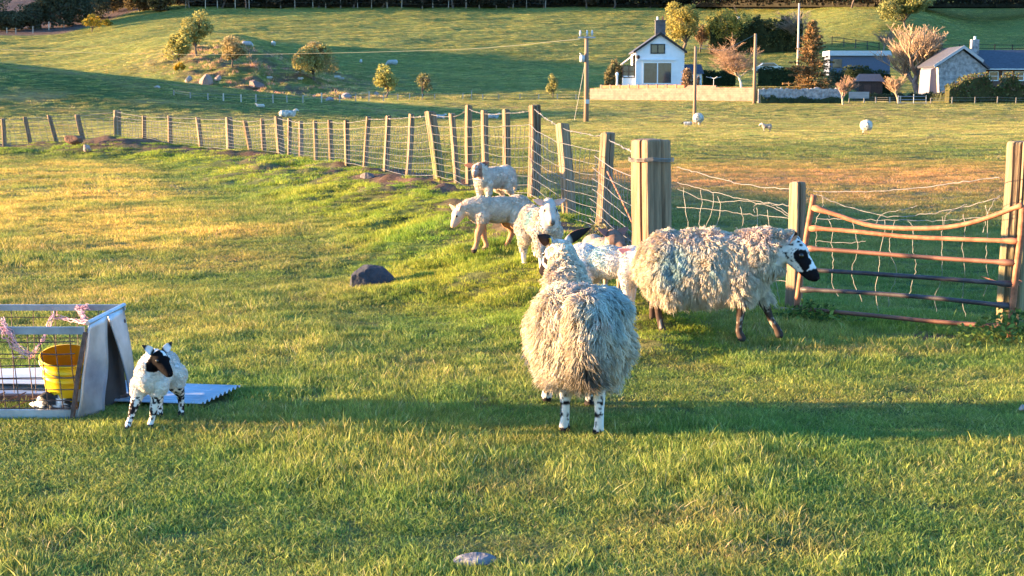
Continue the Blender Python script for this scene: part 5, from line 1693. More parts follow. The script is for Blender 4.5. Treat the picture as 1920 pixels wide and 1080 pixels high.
def conifer(name, label, px, pyb, hpx, wpx, cols, seed, n=3600):
    g = np.random.default_rng(seed)
    p = pick(px, pyb); k = p[1] / F; h, w = hpx * k, wpx * k
    root = empty(name, tuple(p - [0, 0, .1]), label, 'tree')
    MB().tube([(0, 0, 0), (.03, 0, h * .5), (0, 0, h * .97)], [h * .022, h * .014, .02], 8, (.32, .20, .13)).link('trunk', BARK, root, True)
    A, B, P = [], [], []
    z = .09 * h
    while z < h * .98:
        t = z / h
        L = w / 2 * (1 - t) ** .8 * g.uniform(.75, 1.15) + .15
        for _ in range(7):
            a = g.uniform(0, 2 * math.pi); Lx = L * g.uniform(.6, 1.05)
            d = np.array([math.cos(a), math.sin(a), -.12 + .4 * t])
            s0 = np.array([0, 0, z]); mid_ = s0 + d * Lx * .6; e = s0 + d * Lx + [0, 0, .06 * Lx]
            A += [s0, mid_]; B += [mid_, e]
            m = int(60 * Lx / (w / 2)) + 5
            tt = g.uniform(.15, 1, m)[:, None]
            P.append(s0 + (e - s0) * tt + g.normal(0, 1, (m, 3)) * np.array([.16, .16, .10]) * (1.2 - tt) * 1.6 + np.array([0, 0, -.08]))
        z += h * .026
    A, B = np.array(A), np.array(B)
    V, Q, C = prisms(A, B, np.full(len(A), .035), np.full(len(A), .02), np.array([[.28, .18, .12]]) * g.uniform(.8, 1.2, (len(A), 1)))
    link_mesh('branches', fastmesh('branches', V, Q, C), BARK, root)
    P = np.concatenate(P); cols = np.array(cols)
    V, Q, C = quads(P, .15, g, cols[g.integers(0, len(cols), len(P))] * g.uniform(.6, 1.3, (len(P), 1)))
    link_mesh('crown', fastmesh('crown', V, Q, C), LEAF, root)
conifer('spruce_tree', 'pointed browning spruce in the garden between the birch and the long building', 1520, 172, 134, 112, [(.28, .15, .06), (.20, .13, .055), (.10, .10, .045), (.34, .19, .08)], 130)
conifer('young_spruce', 'small pale conifer in a pot at the right corner of the cottage', 1289, 166, 34, 14, [(.34, .22, .14), (.26, .18, .11)], 131)

# dark wood at the upper left and the row of trees along the top
def tall_kind(seed, cols, n=2400, leaf=.5):
    return cols
spec = [(-30, 58, 95, 110), (10, 57, 44, 70), (40, 56, 44, 66), (70, 55, 60, 66), (98, 52, 90, 76), (128, 50, 96, 84), (156, 46, 100, 76), (185, 36, 90, 60), (212, 24, 60, 64), (262, 22, 60, 56), (300, 21, 55, 60)]
for i, (px, pb, hp, wp) in enumerate(spec):
    leafy_tree('wood_tree', 'dark tree in the wood at the upper left behind the hill fence', px, pb, hp, wp, [(.08, .085, .05), (.11, .105, .055), (.06, .07, .045)] if i < 8 else [(.06, .05, .03), (.22, .15, .05), (.09, .07, .035)],
               140 + i, n=5200, leaf=.42, low=-.12, lobes=16, group='dark trees of the upper left wood')
for i, px in enumerate(range(345, 2000, 62)):
    if i % 3 == 0:
        leafy_tree('row_tree', 'dark low tree in the row along the top edge of the hillside', px + random.uniform(-12, 12), 15 + .2 * random.random(), 46 + random.random() * 16, 80, [(.06, .05, .035), (.08, .06, .04), (.045, .045, .03)],
                   160 + i, n=1700, leaf=.45, low=.03, group='row of trees along the top of the hillside')
    else:
        bare_tree('row_tree', 'leafless dark tree in the row along the top edge of the hillside', px + random.uniform(-12, 12), 15 + .2 * random.random(), 60 + random.random() * 20, 78, (.10, .07, .06), 160 + i, levels=3, rmin=.05,
                  group='row of leafless trees along the top of the hillside', trunk_c=(.12, .09, .075))

# rocks on the bank below the knoll
for (px, pb, w, h, c, lab) in [(386, 158, 36, 26, (.26, .17, .135), 'big pinkish rock in the middle of the rocky bank below the tall tree'), (354, 153, 22, 16, (.26, .23, .21), 'grey rock left of the big pinkish rock on the bank'),
                               (408, 150, 20, 14, (.28, .20, .16), 'brown rock right of the big pinkish rock on the bank'), (480, 164, 44, 22, (.16, .11, .095), 'dark brown rock outcrop at the right of the rocky bank'),
                               (478, 92, 0, 0, 0, ''), (650, 184, 26, 18, (.24, .20, .2), 'grey rock by the post fence left of the yellow bush'), (618, 189, 22, 12, (.24, .2, .19), 'small grey rock low on the bank behind the post fence'),
                               (705, 178, 14, 10, (.3, .24, .22), 'small pale rock touching the yellow bush'), (295, 165, 16, 8, (.34, .28, .25), 'low flat rock at the foot of the lit slope by the dark hill')]:
    if not w: continue
    p = pick(px, pb); k = p[1] / F
    rock('rock', p, (w * k * .75, w * k * .7, h * k * .95), lab, c, int(px), cat='rock', group='rocks on the bank below the knoll')

# ---------------------------------------------------------------- fences far off
PALE = mat('pale_post_wood', attr=True, rough=.9, var=.25, vscale=4)
FWIRE = mat('far_fence_wire', (.28, .26, .23), rough=.6, var=.1)
def far_fence(name, label, pts, w=.11, colour=(.42, .36, .29), wires=(.5, .9), top=True, rail=None, rc=(.03, .03, .03), group=None, wr=.012):
    """pts: (px, foot y, height px)"""
    o = None
    feet = []
    for px, pb, hp in pts:
        p = pick(px, pb)
        if o is None:
            o = empty(name, tuple(p), label, 'fence', group)
        k = p[1] / F
        q = MB().box((0, 0, hp * k / 2 - .1), (w, w, hp * k + .2), colour=np.array(colour) * random.uniform(.7, 1.2), ry=random.uniform(-.04, .04)).link('post', PALE, o)
        q.location = p - np.array(o.location)
        feet.append((p - np.array(o.location), hp * k))
    if rail:
        for f in rail:
            m = MB()
            for (a, ha), (b, hb) in zip(feet[:-1], feet[1:]):
                A, B = a + [0, -.08, ha * f], b + [0, -.08, hb * f]
                d = B - A; L = np.linalg.norm(d)
                m.tube([A - d * .01, B + d * .01], .055, 4, rc)
            m.link('rail', PALE, o)
    else:
        m = MB()
        for f in wires:
            m.tube([a + [0, -.06, ha * f] for a, ha in feet], wr, 3, caps=False)
        m.link('fence_wires', FWIRE, o)
    return o
far_fence('post_fence', 'line of small pale posts with wire at the foot of the rocky bank',
          [(326, 178, 9), (357, 184, 11), (390, 187, 12), (419, 190, 15), (452, 191, 14), (480, 192, 15), (512, 193, 16), (538, 192, 13), (568, 193, 15), (603, 192, 18), (637, 192, 14), (667, 191, 15), (692, 190, 19), (719, 190, 14),
           (746, 187, 11), (768, 186, 11), (792, 186, 10), (815, 186, 10), (868, 186, 12), (884, 187, 18), (905, 186, 10), (935, 186, 10), (975, 186, 10), (1010, 186, 10), (1045, 186, 10), (1080, 187, 10)])
top_posts = [(13, 62, 10), (30, 64, 11), (62, 62, 13), (92, 57, 15), (120, 52, 12)]
far_fence('post_fence', 'short line of grey posts in front of the dark wood at the upper left', top_posts, w=.16, wires=(.5, .9))
far_fence('post_fence', 'long line of pale thin posts along the very top of the hillside', [(352 + i * 29 + random.uniform(-5, 5), 15.5, random.choice([14, 15, 20])) for i in range(24)], w=.16)
far_fence('rail_fence', 'dark wooden rail fence on the slope behind the bungalow roof', [(1700 + i * 33, 97, 14) for i in range(9)], w=.16, colour=(.04, .035, .035), rail=(.45, .9))
far_fence('rail_fence', 'dark rail fence sloping down behind the long low building', [(1560 + i * 22, 84 + i * 3, 16) for i in range(5)], w=.14, colour=(.05, .05, .05), rail=(.45, .9))
far_fence('rail_fence', 'grey post and rail fence in front of the dark hedge right of the cottage', [(1316, 92, 20), (1345, 93, 20), (1375, 93, 20), (1402, 92, 20)], w=.14, colour=(.16, .14, .14), rail=(.3, .85), rc=(.14, .13, .13))
far_fence('garden_fence', 'low wire fence with pale posts in front of the small shed', [(1592, 193, 18), (1620, 193, 13), (1642, 193, 11), (1668, 194, 12), (1688, 194, 14)], w=.10, wires=(.3, .6, .9))
far_fence('garden_fence', 'thin wire fence in front of the right hand hedge', [(1745, 194, 10), (1785, 194, 12), (1828, 194, 12), (1870, 194, 13), (1905, 194, 11), (1940, 194, 11)], w=.09, colour=(.25, .22, .18))
# small metal gate
p = pick(1710, 195); k = p[1] / F
gt = empty('garden_gate', tuple(p), 'pale metal garden gate beneath the big pollarded tree', 'gate')
for a, b in (((-26, 2), (26, 2)), ((-26, 8), (26, 8)), ((-26, 14), (26, 14))):
    MB().tube([(a[0] * k, 0, a[1] * k), (b[0] * k, 0, b[1] * k)], .03, 5).link('gate_rail', GALV, gt)
for x in (-26, 3, 26):
    MB().tube([(x * k, 0, 0), (x * k, 0, (16 if x != 3 else 18) * k)], .05 if x == 3 else .035, 5).link('gate_upright', GALV, gt)
# ---------------------------------------------------------------- buildings
def brick_mat(name, c1, c2, mortar, sc=1.0, bw=.45, bh=.22, rough=.9, bump=.6):
    m = bpy.data.materials.new(name); m.use_nodes = True; nt = m.node_tree; b = nt.nodes['Principled BSDF']
    b.inputs['Roughness'].default_value = rough
    tc = node(nt, 'ShaderNodeTexCoord')
    mp = node(nt, 'ShaderNodeMapping'); mp.inputs['Rotation'].default_value = (R(90), 0, 0)
    nt.links.new(tc.outputs['Object'], mp.inputs['Vector'])
    br = node(nt, 'ShaderNodeTexBrick')
    br.inputs['Color1'].default_value = (*c1, 1); br.inputs['Color2'].default_value = (*c2, 1); br.inputs['Mortar'].default_value = (*mortar, 1)
    br.inputs['Scale'].default_value = sc; br.inputs['Brick Width'].default_value = bw; br.inputs['Row Height'].default_value = bh; br.inputs['Mortar Size'].default_value = .018
    br.inputs['Mortar Smooth'].default_value = .4
    nt.links.new(mp.outputs[0], br.inputs['Vector'])
    nz = node(nt, 'ShaderNodeTexNoise'); nz.inputs['Scale'].default_value = 1.4; nz.inputs['Detail'].default_value = 6
    nt.links.new(tc.outputs['Object'], nz.inputs['Vector'])
    mr = node(nt, 'ShaderNodeMapRange'); mr.inputs['From Min'].default_value = .3; mr.inputs['From Max'].default_value = .7; mr.inputs['To Min'].default_value = .7; mr.inputs['To Max'].default_value = 1.25
    nt.links.new(nz.outputs[0], mr.inputs['Value'])
    v = node(nt, 'ShaderNodeVectorMath', operation='SCALE'); nt.links.new(br.outputs['Color'], v.inputs[0]); nt.links.new(mr.outputs[0], v.inputs['Scale'])
    nt.links.new(v.outputs[0], b.inputs['Base Color'])
    bp = node(nt, 'ShaderNodeBump'); bp.inputs['Strength'].default_value = bump; bp.inputs['Distance'].default_value = .03; bp.invert = True
    nt.links.new(br.outputs['Fac'], bp.inputs['Height']); nt.links.new(bp.outputs[0], b.inputs['Normal'])
    return m
REND = mat('white_render', (.66, .68, .70), rough=.85, var=.07, vscale=1.2, bump=.1, bscale=8)
SLATE = mat('roof_slate', (.060, .062, .082), rough=.7, var=.35, vscale=3, bump=.4, bscale=6, stretch=(1, 1, 3))
BLK = mat('black_frame', (.015, .015, .018), rough=.4, var=0)
WHF = mat('white_frame', (.70, .70, .70), rough=.5, var=0)
GLASS = mat('window_glass', (.045, .055, .062), rough=.07, var=.3, vscale=1.5, spec=.8)
BLOCK = brick_mat('block_wall', (.30, .175, .125), (.25, .15, .11), (.19, .13, .10))
TERRA = mat('terracotta', (.50, .15, .07), rough=.8, var=.2, vscale=3)
GREYB = brick_mat('chimney_brick', (.10, .09, .10), (.13, .115, .12), (.07, .07, .07), bw=.3, bh=.12)
STW = mat('rubble_stone', (.30, .27, .26), rough=.95, var=.55, vscale=2.2, bump=1.0, bscale=2.6, bdist=.12, detail=5)
DARKW = mat('dark_timber', (.045, .032, .028), rough=.8, var=.3, vscale=4)
PALER = mat('pale_metal_roof', (.50, .52, .53), rough=.5, metallic=.2, var=.1)

def prism(m, prof, y0, y1, axis='x', colour=None):
    """extrude a polygon (list of (x, z)) from y0 to y1"""
    n = len(prof)
    V = [(x, y0, z) for x, z in prof] + [(x, y1, z) for x, z in prof]
    fs = [tuple(range(n)), tuple(range(2 * n - 1, n - 1, -1))] + [(i, i + n, (i + 1) % n + n, (i + 1) % n) for i in range(n)]
    return m.add(V, fs, colour)

def window(parent, x0, x1, z0, z1, y, frame, cols=2, rows=1, th=.12, name='window', fw=.09):
    """frame and glass in the front wall plane at y (front is -y)"""
    m = MB()
    m.box(((x0 + x1) / 2, y - .02, z1 - fw / 2), (x1 - x0, .1, fw)); m.box(((x0 + x1) / 2, y - .02, z0 + fw / 2), (x1 - x0, .1, fw))
    for i in range(cols + 1):
        x = x0 + (x1 - x0) * i / cols
        x = min(max(x, x0 + fw / 2), x1 - fw / 2)
        m.box((x, y - .022, (z0 + z1) / 2), (fw, .096, z1 - z0 - 2 * fw))
    for j in range(1, rows):
        m.box(((x0 + x1) / 2, y - .024, z0 + (z1 - z0) * j / rows), (x1 - x0 - 2 * fw, .09, fw * .7))
    w = m.link(name, frame, parent)
    MB().box(((x0 + x1) / 2, y + .01, (z0 + z1) / 2), (x1 - x0 - fw, .05, z1 - z0 - fw)).link('pane', GLASS, w)
    return w

# cottage
YC = 201.0; kc = YC / F
o_ = W(1237, 162, YC)
cot = empty('cottage', tuple(o_), 'small white rendered cottage with dark slate gable roof and big glazed door', 'house')
def X(px): return (px - 1237) * kc
def Zc(py): return (162 - py) * kc
hw = X(1282)
D = 8.2
m = MB(); prism(m, [(-hw, -1.5), (hw, -1.5), (hw, Zc(98)), (0, Zc(68)), (-hw, Zc(98))], 0, D); m.link('wall', REND, cot)
m = MB()
ov, th = .30, .20
ap = Zc(68) + .12; ez = Zc(98) - .18
sl_ = (ap - ez) / (hw + ov)
prism(m, [(-hw - ov, ez), (0, ap), (0, ap + th * 1.2), (-hw - ov, ez + th)], -.28, D + .25)
prism(m, [(0.001, ap), (hw + ov, ez), (hw + ov, ez + th), (0.001, ap + th * 1.2)], -.28, D + .25)
rf = m.link('roof', SLATE, cot)
m = MB()
prism(m, [(-hw - ov - .03, ez - .10), (0, ap - .10), (0, ap + th * 1.2 + .03), (-hw - ov - .03, ez + th + .03)], -.36, -.283)
prism(m, [(0.001, ap - .10), (hw + ov + .03, ez - .10), (hw + ov + .03, ez + th + .03), (0.001, ap + th * 1.2 + .03)], -.36, -.283)
m.link('bargeboard', BLK, cot)
ch = MB().box((X(1240), 2.6, Zc(68) + .9), (1.35, .9, 2.2)).link('chimney', GREYB, rf)
MB().box((X(1240), 2.6, Zc(68) + 2.04), (1.5, 1.05, .12)).link('chimney_cap', GREYB, rf)
for dx in (-.38, .35):
    MB().tube([(X(1240) + dx, 2.6, Zc(68) + 2.1), (X(1240) + dx, 2.6, Zc(68) + 2.55)], [.13, .10], 10).link('chimney_pot', REND if dx < 0 else TERRA, rf)
window(cot, X(1219), X(1246), Zc(102), Zc(84), 0, BLK, 2, 1, fw=.14)
dr = window(cot, X(1205), X(1260), Zc(158), Zc(117), 0, WHF, 2, 1, name='patio_door', fw=.15)
MB().box((X(1230), -.10, Zc(113)), (X(1267) - X(1195), .22, .22)).link('lintel', REND, cot)
m = MB().ball((X(1196), -.35, Zc(108)), (.26, .10, .26), 14, 8); m.link('satellite_dish', DARKW, cot, True)
MB().tube([(hw - .06, -.09, -.3), (hw - .06, -.09, Zc(99))], .045, 6).link('drainpipe', REND, cot)
# lean-to conservatory at the left
lt = MB(); prism(lt, [(-hw - 1.75, Zc(122)), (-hw - .01, Zc(103)), (-hw - .01, Zc(103) + .09), (-hw - 1.75, Zc(122) + .09)], .35, 5.2)
lt.link('lean_to_roof', mat('lean_to_sheet', (.50, .40, .36), rough=.6, var=.1), cot)
lw = MB(); lw.box((-hw - .86, .55, Zc(150) - .45), (1.66, .10, 2.0)); lw.box((-hw - 1.68, 2.8, Zc(150) - .45), (.10, 4.4, 2.0)); lw.link('lean_to_wall', REND, cot)
window(cot, -hw - 1.72, -hw - .02, Zc(146), Zc(123), .52, DARKW, 2, 2, name='lean_to_window', fw=.11)
m = MB(); m.box((-hw - 1.70, 2.8, (Zc(146) + Zc(123)) / 2), (.06, 4.4, Zc(123) - Zc(146))); m.link('lean_to_glass', GLASS, cot)
# annexe at the right
m = MB(); prism(m, [(0, 0), (2.6, 0), (2.6, 1.75), (0, 1.75)], 0, 3); an = m.link('annexe_wall', REND, cot); an.location = (hw + .02, 2.2, 0)
m = MB(); V = [(-.1, -.3, 1.7), (2.9, -.3, 1.7), (2.7, 1.6, 3.0), (-.1, 1.6, 3.0), (-.1, 3.3, 1.7), (2.9, 3.3, 1.7)]
m.add(V, [(0, 1, 2, 3), (3, 2, 5, 4), (1, 5, 2), (0, 3, 4), (0, 4, 5, 1)]); an = m.link('annexe_roof', SLATE, cot); an.location = (hw + .02, 2.2, 0)
an = MB().box((hw + .75, 2.17, .9), (.8, .06, 1.4)).link('annexe_window', GLASS, cot)

# block garden wall with terracotta panels
wa = np.array([W(1106, 190, 195)[0], 195.0]); wb = np.array([W(1412, 192, 181)[0], 181.0])
WL_ = math.hypot(*(wb - wa)); wang = math.atan2(wb[1] - wa[1], wb[0] - wa[0])
topA = W(1106, 166, 195)[2]; topB = W(1412, 164, 181)[2]
z0 = -.2
gw = empty('garden_wall', (wa[0], wa[1], 0), 'long pale block retaining wall topped with orange panels below the cottage', 'wall', None, wang)
m = MB(); prism(m, [(0, z0), (WL_, z0), (WL_, topB), (WL_ * .785, topB + .02), (WL_ * .783, topB + .26), (WL_ * .62, topB + .3), (WL_ * .6, topA + .02), (0, topA)], 0, .3)
m.link('wall', BLOCK, gw)
n = 9
for i in range(n):
    u = .07 + .53 * i / n
    MB().box((WL_ * (u + .53 / n / 2), .15, topA + .22), (WL_ * .53 / n - .34, .16, .36)).link('panel', TERRA, gw)
    MB().box((WL_ * u, .15, topA + .24), (.26, .24, .48)).link('pier', BLOCK, gw)
m = MB(); 
# wall return at the left end
ret = MB().box((-.0 + .15, 2.2, (z0 + topA) / 2), (.3, 3.8, topA - z0 - .01)).link('wall_return', BLOCK, gw)

# dry stone wall
sa = pick(1422, 194); sb = pick(1578, 194)
m = MB(); L_ = np.linalg.norm((sb - sa)[:2]); g = np.random.default_rng(4)
nx = 44; V = []; 
for i in range(nx + 1):
    x = L_ * i / nx; t = 1.68 + g.normal(0, .06)
    for y, z in ((0, -.4), (.02 + g.normal(0, .03), .5), (.0 + g.normal(0, .03), t), (.45, t + g.normal(0, .03)), (.45, -.4)):
        V.append((x, y, z))
fs = [(i * 5 + j, (i + 1) * 5 + j, (i + 1) * 5 + j + 1, i * 5 + j + 1) for i in range(nx) for j in range(4)] + [(0, 1, 2, 3, 4), tuple(nx * 5 + j for j in (4, 3, 2, 1, 0))]
m.add(V, fs); o = m.link('stone_wall', STW, None); o.location = sa; o.rotation_euler = (0, 0, math.atan2((sb - sa)[1], (sb - sa)[0]))
tag(o, 'dark dry stone wall with ivy between the brick wall and the small reddish tree', 'wall')

# bungalow
YB = 190.0; kb = YB / F
ob = W(1745, 178, YB)
bun = empty('bungalow', tuple(ob), 'low stone bungalow with blue grey slate roof at the right edge', 'house')
XB = lambda px: (px - 1745) * kb
ZB = lambda py: (178 - py) * kb
m = MB(); prism(m, [(XB(1762), -1), (XB(1846), -1), (XB(1846), ZB(129)), (XB(1802), ZB(96)), (XB(1757), ZB(124))], 0, 8); m.link('gable_wall', STW, bun)
m = MB(); prism(m, [(XB(1752), ZB(127)), (XB(1802), ZB(92)), (XB(1802), ZB(88)), (XB(1750), ZB(124))], -.35, 8.2)
prism(m, [(XB(1802) + .001, ZB(92)), (XB(1851), ZB(131)), (XB(1853), ZB(128)), (XB(1802) + .001, ZB(88))], -.35, 8.2); rfb = m.link('roof', SLATE, bun)
m = MB(); prism(m, [(XB(1749), ZB(128)), (XB(1802), ZB(93)), (XB(1802), ZB(87)), (XB(1747), ZB(123))], -.45, -.36)
prism(m, [(XB(1802) + .001, ZB(93)), (XB(1838), ZB(119)), (XB(1840), ZB(114)), (XB(1802) + .001, ZB(87))], -.45, -.36); m.link('bargeboard', mat('grey_white_paint', (.40, .38, .38), rough=.7, var=.1), bun)
# long range to the right, ridge along x
m = MB(); m.box((XB(1960), 4.8, ZB(150) - .4), (XB(1960) * 2 - XB(1846) * 2, 6.4, (ZB(130) + 1) * 1.0)); m.link('wall', mat('brown_brick', (.13, .075, .06), rough=.9, var=.3, vscale=4), bun)
m = MB()
V = [(XB(1846), .6, ZB(129)), (XB(2080), .6, ZB(129)), (XB(2080), 5, ZB(93)), (XB(1806), 5, ZB(93)), (XB(1820), 9, ZB(129)), (XB(2080), 9, ZB(129))]
V2 = [(x, y, z - .12) for x, y, z in V]
m.add(V + V2, [(0, 1, 2, 3), (3, 2, 5, 4), (6, 7, 1, 0), (0, 3, 9, 6), (7, 8, 2, 1), (9, 8, 7, 6), (10, 11, 8, 9), (3, 4, 10, 9), (8, 11, 5, 2), (4, 5, 11, 10)])
m.link('long_roof', mat('blue_slate', (.052, .056, .072), rough=.55, var=.3, vscale=2.5, bump=.3, bscale=5, stretch=(1, 1, 3)), bun)
MB().box((XB(1960), .52, ZB(130.5)), (XB(1960) * 2 - XB(1848) * 2, .16, .14)).link('gutter', PALER, bun)
for px in (1868, 1893, 1916):
    window(bun, XB(px - 9), XB(px + 9), ZB(152), ZB(134), 1.56, WHF, 1, 2, fw=.12)
m = MB().box((XB(1842), 4.2, ZB(88)), (.95, .8, 1.9)); m.link('chimney', STW, rfb)
MB().tube([(XB(1842), 4.2, ZB(76)), (XB(1842), 4.2, ZB(68))], [.2, .14], 10).link('chimney_pot', REND, rfb)
m = MB(); prism(m, [(XB(1745), -1), (XB(1761), -1), (XB(1761), ZB(124)), (XB(1748), ZB(131))], 1.0, 6); m.link('side_wall', mat('painted_shade_render', (.16, .15, .18), rough=.9, var=.1), bun)  # side wall's purple shade and tree shadows are put into this dark colour

# long low building
YL_ = 215.0; kl = YL_ / F; ol = W(1612, 131, YL_)
lo = empty('long_shed', tuple(ol), 'long low blue grey building with pale flat roof behind the gardens', 'shed')
MB().box((0, 2, .75), (112 * kl, 4, 3.6 - .6)).link('wall', mat('blue_grey_board', (.10, .12, .17), rough=.8, var=.15), lo)
m = MB(); prism(m, [(-58 * kl, 26 * kl), (58 * kl, 26 * kl), (55 * kl, 35 * kl), (-58 * kl, 35 * kl)], -.4, 4.4); m.link('roof', PALER, lo)
MB().box((-42 * kl, -.03, .9), (1.3, .05, 1.2)).link('window', GLASS, lo)
# small shed
p = pick(1632, 181); ks = p[1] / F
sh = empty('garden_shed', tuple(p), 'small dark timber shed with brown pitched roof left of the pollarded tree', 'shed', None, R(0))
MB().box((0, 1.6, 14 * ks - .2), (44 * ks, 3.2, 28 * ks + .4)).link('wall', DARKW, sh)
m = MB(); V = [(-25 * ks, -.25, 28 * ks), (16 * ks, -.25, 28 * ks), (22 * ks, 1.6, 42 * ks), (-17 * ks, 1.6, 42 * ks), (-25 * ks, 3.4, 28 * ks), (25 * ks, 3.4, 28 * ks), (27 * ks, -.25, 26 * ks)]
m.add(V, [(0, 1, 2, 3), (3, 2, 5, 4), (1, 6, 2), (2, 6, 5), (0, 3, 4), (0, 4, 5, 6, 1)]); m.link('roof', mat('felt_roof', (.22, .14, .12), rough=.8, var=.2), sh)
MB().box((-6 * ks, -.03, 11 * ks), (12 * ks, .05, 22 * ks)).link('door', mat('shed_door', (.07, .045, .04), rough=.8, var=.2), sh)
# table/low pale bench by the stone wall
p = pick(1592, 194)
bm = MB().box((1.1, 0, .95), (2.3, .12, .75)); o = bm.link('hurdle', mat('grey_boards', (.30, .27, .26), rough=.9, var=.3, vscale=5, stretch=(.2, 1, 4)), None); o.location = p
tag(o, 'low grey board hurdle at the right end of the stone wall by the reddish tree', 'hurdle')

# hedges around the gardens
def HP(px, Y, zpy=None):
    p = W(px, 165, Y); p[2] = float(ground_h(p[0], Y)); return p
hedge('garden_hedge', 'tall clipped dark hedge behind the lawn left of the birch trunk', [HP(1318, 207), HP(1378, 206)], 2.3, 1.2, DKG, 201, n=3600, leaf=.13, rag=.1)
hedge('garden_hedge', 'clipped dark hedge between the thin pole and the brown spruce', [HP(1422, 203), HP(1520, 202)], 2.6, 1.2, DKG, 202, n=4600, leaf=.13, rag=.08)
hedge('garden_hedge', 'dark hedge in front of the long low building', [HP(1580, 209), HP(1668, 207)], 3.0, 1.4, [(.06, .08, .03), (.05, .06, .03)], 203, n=3000, leaf=.16, rag=.25)
hedge('field_hedge', 'thick dark hedge running behind the cottage and birch', [pick(1330, 100), pick(1400, 97), pick(1470, 96), pick(1500, 97)], 5.5, 3.4, [(.05, .06, .025), (.035, .045, .02), (.12, .11, .04)], 204, n=9000, leaf=.3, rag=.6)
hedge('field_hedge', 'overgrown green and brown hedge along the field in front of the bungalow', [pick(1775, 193), pick(1840, 192), pick(1900, 192), pick(1990, 192)], 2.6, 2.4, [(.10, .12, .035), (.14, .13, .05), (.16, .09, .05), (.06, .08, .03)], 205, n=6000, leaf=.17, rag=.6)
hedge('low_hedge', 'low scrubby hedge behind the garden gate left of the bungalow', [pick(1600, 190), pick(1680, 190), pick(1740, 190), pick(1775, 191)], .9, 1.2, [(.09, .11, .05), (.12, .11, .07), (.05, .07, .03)], 206, n=2200, leaf=.13, rag=.5)
hedge('shrub', 'rounded bushy shrub on the terrace left of the cottage', [HP(1135, 203), HP(1165, 203)], 3.0, 2.4, [(.16, .14, .06), (.10, .09, .04), (.22, .17, .08)], 207, n=2200, leaf=.16, rag=.7, cat='shrub')
hedge('ivy', 'dark green ivy and weeds on the foot of the dry stone wall', [sa + [.2, -.25, 0], sb + [0, -.25, 0]], .75, .4, [(.07, .10, .05), (.05, .07, .04)], 208, n=1200, leaf=.11, rag=.9, cat='ivy')
hedge('shrub', 'small pinkish potted shrub right of the cottage', [HP(1302, 199), HP(1311, 199)], 1.3, .8, [(.34, .22, .16), (.2, .16, .1)], 209, n=400, leaf=.12, rag=.5, cat='shrub')
hedge('shrub', 'grey green bush between the long low building and the spruce', [HP(1556, 205), HP(1580, 205)], 2.2, 1.6, [(.07, .09, .05), (.1, .1, .06)], 210, n=1200, leaf=.15, rag=.5, cat='shrub')

# parked car beyond the hedge
oc = W(1441, 137, 214)
car = empty('parked_car', tuple(oc), 'pale silver car parked behind the hedge right of the birch', 'car')
CARP = mat('silver_paint', (.42, .45, .48), rough=.3, metallic=.5, var=.03)
m = MB(); prism(m, [(-2.05, .35), (-2.1, .8), (-1.3, .95), (-.75, 1.42), (.75, 1.45), (1.45, .98), (2.05, .88), (2.1, .4)], 0, 1.7); m.link('body', CARP, car)
m = MB(); prism(m, [(-1.15, .97), (-.7, 1.36), (.70, 1.38), (1.28, .99)], -.012, 1.712); m.link('windows', GLASS, car)
for sx in (-1.3, 1.3):
    for y in (-.02, 1.52):
        w_ = MB().tube([(sx, y, .32), (sx, y + .2, .32)], .32, 16).link('wheel', BLK, car)
# rotary dryer
p = W(1338, 159, 200); p[2] = float(ground_h(p[0], 200))
rd = empty('clothes_airer', tuple(p), 'pale rotary clothes airer on the lawn left of the birch', 'clothes airer')
zt = W(1338, 146, 200)[2] - p[2]
MB().tube([(0, 0, 0), (0, 0, zt)], .03, 6).link('pole', WHF, rd)
for k in range(4):
    a = k * math.pi / 2 + .3
    MB().tube([(0, 0, zt - .1), (1.1 * math.cos(a), 1.1 * math.sin(a), zt + .15)], .02, 5).link('arm', WHF, rd)
# bird table / ornament on the terrace
p = W(1157, 160, 198.5); p[2] = topA
st = empty('garden_ornament', tuple(p), 'pale pillar ornament on the terrace left of the lean-to', 'ornament')
MB().box((0, 0, .2), (.9, .9, .45), taper=.6).link('plinth', mat('stone_grey', (.3, .28, .3), var=.1), st)
MB().tube([(0, 0, .4), (0, 0, 1.0), (0, 0, 1.7), (0, 0, 1.9), (0, 0, 2.15)], [.17, .12, .15, .24, .08], 10).link('pillar', REND, st, True)

# ---------------------------------------------------------------- poles and lines
POLEW = mat('pole_wood', (.24, .155, .105), rough=.9, var=.25, vscale=3, stretch=(1, 1, .1))
CER = mat('insulator_ceramic', (.45, .45, .45), rough=.3, var=0)
def pole(label, px, pb, pt, wpx, seed):
    p = pick(px, pb); k = p[1] / F
    h = W(px, pt, p[1])[2] - p[2]
    o = empty('utility_pole', tuple(p), label, 'pole')
    MB().tube([(0, 0, -.3), (0, 0, h * .5), (0, 0, h)], [wpx * k * .58, wpx * k * .5, wpx * k * .42], 12).link('post', POLEW, o, True)
    return o, k, h, p
o, k, h, p = pole('tall brown electricity pole with crossbar and transformer in the lower field', 1099, 228, 68, 8.5, 1)
MB().box((0, -.12, h - .1), (32 * k, .12, .12)).link('crossbar', GALVD, o)
for dx in (-12, 0.5, 10):
    MB().tube([(dx * k, -.12, h), (dx * k, -.12, h + .25), (dx * k, -.12, h + .5)], [.05, .10, .04], 8).link('insulator', CER, o, True)
tb = MB().tube([(-8 * k, -.1, h - 47 * k), (-8 * k, -.1, h - 35 * k)], .22, 12).link('transformer', CER, o, True)
MB().tube([(-8 * k, -.1, h - 35 * k), (-13 * k, -.15, h - 31 * k)], .05, 6).link('bushing', CER, tb, True)
MB().box((2 * k, -.25, h - 120 * k), (.3, .2, .35)).link('sign_box', CER, o)
pole1 = (p, h, k)
stay = MB().tube([(-1 * k, -.05, h - 40 * k), (-22 * k, 0, 0.1)], .018, 4).link('stay_wire', FWIRE, o)
